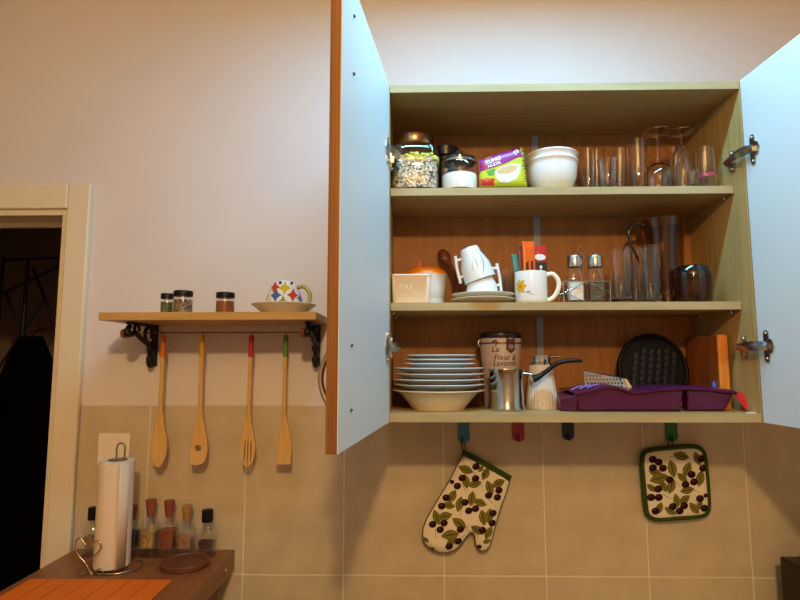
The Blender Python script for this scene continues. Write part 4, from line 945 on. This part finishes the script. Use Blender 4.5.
# ================================================================== WOODEN UTENSILS on the rod
UW = wood('utensil_wood', 'cca460', 'd8b272', (10, 10, 1.5), 8, .55, .3)
def utensil(name, label, sleeve, ptop, pneck, outline_px, holes_px=()):
    O = at(*ptop, YR); t = thing(name, label, 'utensil', (O.x, YR, O.z), 0, 'wooden utensils on the rod')
    q = lambda px, py: (at(px, py, YR).x - O.x, at(px, py, YR).z - O.z)
    nx, nz = q(*pneck); sl = nz*.18 if False else q(ptop[0], 357)[1]; sxm = nx*sl/nz
    sub(t, 'handle', MB().tube([(sxm*.6, 0, sl*.6), (sxm, 0, sl), (nx*.6, 0, nz*.6), (nx, 0, nz)], [.0055, .0055, .0052, .0058], 10), UW, 60)
    sub(t, 'sleeve', MB().tube([(0, 0, -.001), (sxm, 0, sl)], .0068, 12), mat('sleeve_' + sleeve, sleeve, .4), 60)
    sub(t, 'hanging_wire', MB().tube([(.001, 0, -.002), (.001, -.003, .004), (0, -.0026, zr - O.z + .001), (0, .0, zr - O.z + .0028), (0, .0026, zr - O.z + .001), (-.001, .002, .004), (-.001, 0, -.002)], .0008, 6), DARKMET, 60)
    ol = smoothloop([q(*p) for p in outline_px], 3) if name != 'wooden_spatula' else [q(*p) for p in outline_px]
    hs = [smoothloop([q(*p) for p in h_], 3) for h_ in holes_px]
    sub(t, 'head', MB().plate(ol, hs, lambda u, v: -.0035, lambda u, v: .0035, .008 if not hs else None), UW, 40, .0015)
    return t
utensil('wooden_spoon', 'plain wooden spoon with an orange sleeve, leftmost on the rod', 'd2691a', (163.8, 335), (160.5, 412), [(158.6, 408), (162.6, 408), (164.3, 425), (167, 440), (166.3, 455), (161, 466), (157, 467), (152.5, 461), (151.5, 447), (154.5, 430)])
def circ(px, py, a, b, n=8): return [(px + a*math.cos(2*PI*k/n), py + b*math.sin(2*PI*k/n)) for k in range(n)]
utensil('wooden_spoon', 'wooden stirring spoon with a hole and a yellow sleeve', 'c89a1e', (202.5, 335), (200.3, 412), [(198.3, 408), (202.4, 408), (203.8, 420), (207, 438), (207.6, 450), (205, 461), (200, 464.5), (194, 465), (190.5, 462), (191, 448), (195, 430), (197.5, 418)], [circ(198.3, 448, 3.2, 3.2)])
utensil('wooden_spoon', 'slotted wooden spoon with a crimson sleeve', 'b01f4a', (251.5, 335), (248.7, 418), [(247, 414), (250.8, 414), (252, 425), (255, 440), (255.3, 452), (252, 463), (248, 466.5), (244, 465), (241, 456), (241, 444), (244, 430), (246.5, 420)], [[(245.2, 442), (246.2, 442), (244.8, 461), (243.8, 461)], [(247.9, 441), (248.9, 441), (247.9, 463), (246.9, 463)], [(250.8, 442), (251.8, 442), (251.6, 460), (250.5, 460)]])
utensil('wooden_spatula', 'flat wooden spatula with a green sleeve, rightmost on the rod', '5a8a3e', (285.8, 335), (284.2, 415), [(282.3, 410), (286.2, 410), (287, 418), (290, 432), (291.8, 448), (291, 464.5), (275.2, 464.5), (277.2, 448), (280.5, 430), (282, 418)])

# ================================================================== SOCKET, TABLE and the things on it
p = at(115, 449, YT); hw = wid(99.5, 131, 449, YT)/2
t = thing('wall_socket', 'white square socket plate on the tiles behind the paper towel', 'socket', (p.x, YT, p.z))
sub(t, 'plate', MB().box((-hw, -.009, -hw), (hw, 0, hw)), mat('socket_white', 'ebe2d4', .35), 0, .003)
sub(t, 'insert', MB().lathe([(0, .004), (hw*.55, .004), (hw*.60, .0102), (hw*.66, .0102), (hw*.66, .0), (0, 0)], 32, (0, 0, 0), 0, Matrix.Rotation(PI/2, 3, 'X')), mat('socket_white2', 'e4dccc', .35), 40)
zt = at(235, 549.5, YT - .002).z; xr = at(235, 549.5, YT - .002).x; xlft = at(76, 548, YT - .002).x
TAB = wood('table_brown', '7a4c2c', '8c5a36', (14, 1.2, 14), 4, .35, .45)
thk = zt - at(235, 569, YT - .002).z
table = thing('bar_table', 'narrow brown wooden bar table standing end-on to the tiled wall', 'table', (0, 0, 0))
MB().box((xlft, -1.05, zt - thk), (xr, YT - .002, zt)).build('table_top', TAB, table, 0, .002)
MB().box((xlft + .03, -1.0, 0), (xr - .03, YT - .03, zt - thk)).build('base_panel', mat('table_base', '6b5240', .6), table, 0, .002)
MB().lathe([(0, 0), (.004, 0), (.003, .003), (0, .004)], 12, (xr, .19, zt - thk*.55), 0, Matrix.Rotation(PI/2, 3, 'Y')).build('screw_cap', STEEL, table, 40)
# orange mat
def tp_(px, py):                                    # a point of the table top seen at (px, py)
    d_ = RT*((px - 400)/FPX) + UP*((300 - py)/FPX) + FW
    return CAM + d_*((zt - CAM.z)/d_.z)
A = tp_(30, 580.5); B = tp_(173, 580.5)
mt_ = thing('placemat', 'bright orange ribbed placemat on the bar table', 'placemat', (0, 0, zt))
yb0 = (A.y + B.y)/2; mw = B.x - A.x
MB().box((B.x - mw, yb0 - .34, 0), (B.x, yb0, .003)).build('mat', mat('orange_mat', 'da6e0e', .6, var=.05, scale=8), mt_, 0, .001)
m = MB()
for k in range(1, 7): m.box((B.x - mw + mw*k/7 - .0012, yb0 - .338, .0032), (B.x - mw + mw*k/7 + .0012, yb0 - .002, .0040))
m.build('stitched_rib', mat('orange_rib', 'c8640c', .6), mt_, 0)
# round wooden trivet
c1 = tp_(162, 569); c2 = tp_(209, 558); cc = tp_(187, 564)
rr_ = .056
tag(MB().lathe([(0, 0), (rr_*.96, 0), (rr_, .002), (rr_, .011), (rr_*.96, .013), (rr_*.9, .013), (rr_*.86, .010), (0, .010)], 48).build('wooden_trivet', wood('trivet_wood', '5a3420', '6d4128', (6, 1, 6), 8, .35), None, 40, loc=(cc.x, cc.y - .01, zt)), 'round dark wooden trivet in front of the spice bottles', 'trivet')
# paper towel on a wire holder
pt = tp_(113.5, 575); ry = pt.y + .045; rx = at(112, 560, ry).x; R = wid(97.5, 130.5, 520, ry)/2
ztp = at(116, 460, ry).z
t = thing('paper_towel_holder', 'scrolled chrome wire holder carrying the paper towel roll', 'holder', (rx, ry, zt))
WIRE = mat('chrome_wire', 'b0a498', .25, 1)
m = MB(); wr = .0022
m.tube([(R*1.45*math.cos(a) + .012, R*1.25*math.sin(a), .0024) for a in (2*PI*k/40 for k in range(40))], wr, 8, True)
m.build('base_ring', WIRE, t, 60)
zl = at(118, 443, ry).z - zt
MB().tube(spline([(-.002, 0, .002), (-.002, 0, .1), (-.002, 0, ztp - zt), (-.002, 0, zl - .010), (.004, 0, zl - .001), (.012, 0, zl - .002), (.017, 0, zl - .010), (.017, 0, ztp - zt + .002)], 6), wr, 8).build('spindle', WIRE, t, 60)
MB().lathe([(0, 0), (.020, 0), (.020, .002), (0, .002)], 28, (.003, 0, ztp - zt + .0004)).build('top_disc', DARKMET, t, 40)
sp = lambda px, py: (at(px, py, ry - R - .012).x - rx, -R - .012, max(.0021, at(px, py, ry - R - .012).z - zt))
MB().tube(spline([sp(90, 541), sp(86.5, 545), sp(83, 541), sp(80, 538), sp(76, 541), sp(75.5, 549), sp(80, 557), sp(86, 564), sp(87, 572), sp(82, 577.5), sp(77.5, 574), sp(78.5, 568), sp(83, 568)], 6), .0017, 8).build('scroll', WIRE, t, 60)
MB().tube(spline([sp(92, 579), sp(90, 572), sp(86, 564)], 5) + spline([sp(92, 558), sp(99, 551), sp(101, 545), sp(97.5, 541), sp(93, 543)], 6), .0017, 8).build('scroll', WIRE, t, 60)
MB().tube(spline([sp(92, 579), sp(96, 571), sp(101, 569), sp(104, 574), sp(103, 579)], 5), .0017, 8).build('scroll', WIRE, t, 60)
roll = thing('paper_towel_roll', 'white paper towel roll standing on the wire holder', 'paper roll', (rx, ry, zt + .006))
hr = ztp - zt - .006
PAP = mat('paper_white', 'ddd2c0', .9, spec=.05, bump=.25, bscale=250)
sub(roll, 'paper', MB().lathe([(.021, 0), (R, 0), (R, hr), (.021, hr), (.021, 0)], 48), PAP, 40)
sub(roll, 'cardboard_core', MB().lathe([(.0195, 0), (.021, 0), (.021, hr), (.0195, hr), (.0195, 0)], 32), mat('cardboard', '9a8468', .9), 40)
vs = []; n = 10
for k in range(n):
    a = math.radians(-18 - 4.0*k); q = R + .0012 + .0009*k
    for z in (.001, hr - .001): vs.append((q*math.cos(a)*1.0, q*math.sin(a), z))
o = MB().add(vs, [(2*k, 2*k + 2, 2*k + 3, 2*k + 1) for k in range(n - 1)]).build('loose_sheet', PAP, roll, 60); o.modifiers.new('thick', 'SOLIDIFY').thickness = .0006
# spice bottles against the wall
def bottle(label, px, pyt, cork, filling, fill, w_px=20, Y=.216):
    x = ax(px, Y, 530); zq = zt; h = up(px, pyt, Y, zq); r = wid(0, w_px, 530, Y)/2
    t = thing('spice_bottle', label, 'bottle', (x, Y, zq), 0, 'spice bottles along the wall')
    hb = h*.77
    sub(t, 'glass_body', MB().lathe([(0, 0), (r*.90, 0, .5), (r*.92, .008, .5), (r*.74, .016, .3), (r*.82, hb*.62, .4), (r*.78, hb*.74, .25), (r*.42, hb*.88), (r*.40, hb*.98), (r*.50, hb), (r*.34, hb), (r*.34, hb*.87), (r*.70, hb*.72, .25), (r*.74, hb*.6, .4), (r*.66, .020, .3), (0, .018)], 32), TGLASS)
    sub(t, 'filling', MB().lathe([(0, .019), (r*.62, .0205, .3), (r*.70, hb*fill, .4), (0, hb*fill + .002)], 28), filling)
    if cork: sub(t, 'stopper', MB().lathe([(0, hb*.9), (r*.33, hb*.9), (r*.38, hb), (r*.52, h - .001), (r*.48, h), (0, h)], 20), mat('cork_' + cork, cork, .85, var=.15, scale=120))
    else: sub(t, 'cap', MB().lathe([(0, hb + .001), (r*.52, hb - .004), (r*.54, hb), (r*.54, h - .001), (r*.48, h), (0, h)], 24), BLACKP)
bottle('glass spice bottle with black cap left of the paper towel', 92, 507, None, mat('pale_herb', '8a7a5c', .9, var=.3, scale=200), .5, 17)
bottle('glass bottle of dark seeds with a cork just right of the paper towel', 132, 505, '7d4a2c', cells('dark_seeds', ['221a1c', '2e2426', '181214'], 400), .62, 17)
bottle('corked glass bottle of pale yellow grains', 150, 499.5, '8a4a2a', cells('pale_grains', ['c2a052', 'a88644', 'd0b266', '8a6c34'], 330), .58)
bottle('corked glass bottle of red-brown sticks', 168.5, 500.5, '84402c', cells('red_spice', ['8a3a1e', '6d2c18', '9c4c28'], 350), .62)
bottle('glass bottle of pinkish spice with a pale cork', 186.5, 505.5, 'a27a46', mat('pink_spice', '9c7050', .9, var=.25, scale=150), .48)
bottle('glass bottle with a black cap and a dark pod, rightmost on the table', 207, 509.5, None, cells('dark_pod', ['3a1c18', '4c2620', '2a1412'], 200), .40)

# ================================================================== BLACK APPLIANCE at the right, worktop below the picture
struct(MB().box((.35, -.33, .88), (2.59, YT - .001, .92)).box((.36, -.28, 0), (2.59, YT - .001, .88)).build('trim_worktop', wood('worktop', 'c2a884', 'd0b894', (1, 10, 10), 4), smooth=0))
Yb = .20; a = at(779.2, 556, Yb)
t = thing('black_appliance', 'black box-shaped appliance with a rounded knob at the right edge', 'appliance', (a.x, Yb, .92))
hA = a.z - .92
sub(t, 'housing', MB().box((0, -.20, 0), (.30, .0, hA)), mat('appliance_black', '0f0c0a', .35, spec=.4), 0, .004)
sub(t, 'knob', MB().lathe([(0, -.002), (.024, -.002), (.027, .003), (.027, .022), (.022, .029), (0, .031)], 28, (at(805, 556, Yb).x - a.x, -.035, hA)), mat('knob_black', '0a0808', .2, coat=.4), 40)

# ================================================================== DARK HALL behind the doorway
YH = 1.05
t = thing('folding_airer', 'black metal lattice rack in the dark room beyond the doorway', 'rack', (0, 0, 0))
hq = lambda px, py, yy=YH: tuple(at(px, py, yy))
BM = mat('rack_black', '070606', .5)
m = MB()
for (a, b) in (((4, 260), (60, 258)), ((5, 292), (60, 266)), ((5, 292), (26, 342)), ((33, 268), (56, 330)), ((-4, 372), (44, 300))): m.tube([hq(*a), hq(*b)], .006, 8)
m.build('lattice_bar', BM, t, 60)
for px in (3, 28):
    q_ = at(px, 258, YH); MB().tube([tuple(q_), (q_.x, YH, 0.0)], .0075, 8).build('upright', BM, t, 60)
q_ = at(62, 258, YH); MB().tube([tuple(q_), (q_.x, YH, 0.0)], .0075, 8).build('upright', BM, t, 60)
# black coat hung over it
top_ = at(38, 337, YH - .05); vs = []; nx, nz = 36, 14
t = thing('black_coat', 'black coat hanging on the rack beyond the doorway', 'coat', (top_.x, YH - .07, 0))
hgt = top_.z
for j in range(nz + 1):
    s = j/nz; hwid = .045 + .20*min(1, s*2.4)**.8 + .03*s; zz = hgt*(1 - s*.86)
    for i in range(nx):
        a = 2*PI*i/nx; fold = 1 + .10*s*math.sin(7*a + 2*s)
        vs.append((hwid*fold*math.cos(a), (.03 + .045*min(1, s*2))*fold*math.sin(a) - .02, zz))
fs = [(j*nx + i, j*nx + (i + 1) % nx, (j + 1)*nx + (i + 1) % nx, (j + 1)*nx + i) for j in range(nz) for i in range(nx)] + [tuple(range(nx))]
MB().add(vs, fs).build('cloth', mat('black_wool', '050505', .95, spec=.05), t, 60)
MB().tube([(0, -.01, hgt - .01), (0, -.005, hgt + .02), (.0, .05, hgt + .035), (0, .07, hgt + .03)], .003, 6).build('hanger_hook', BM, t, 60)
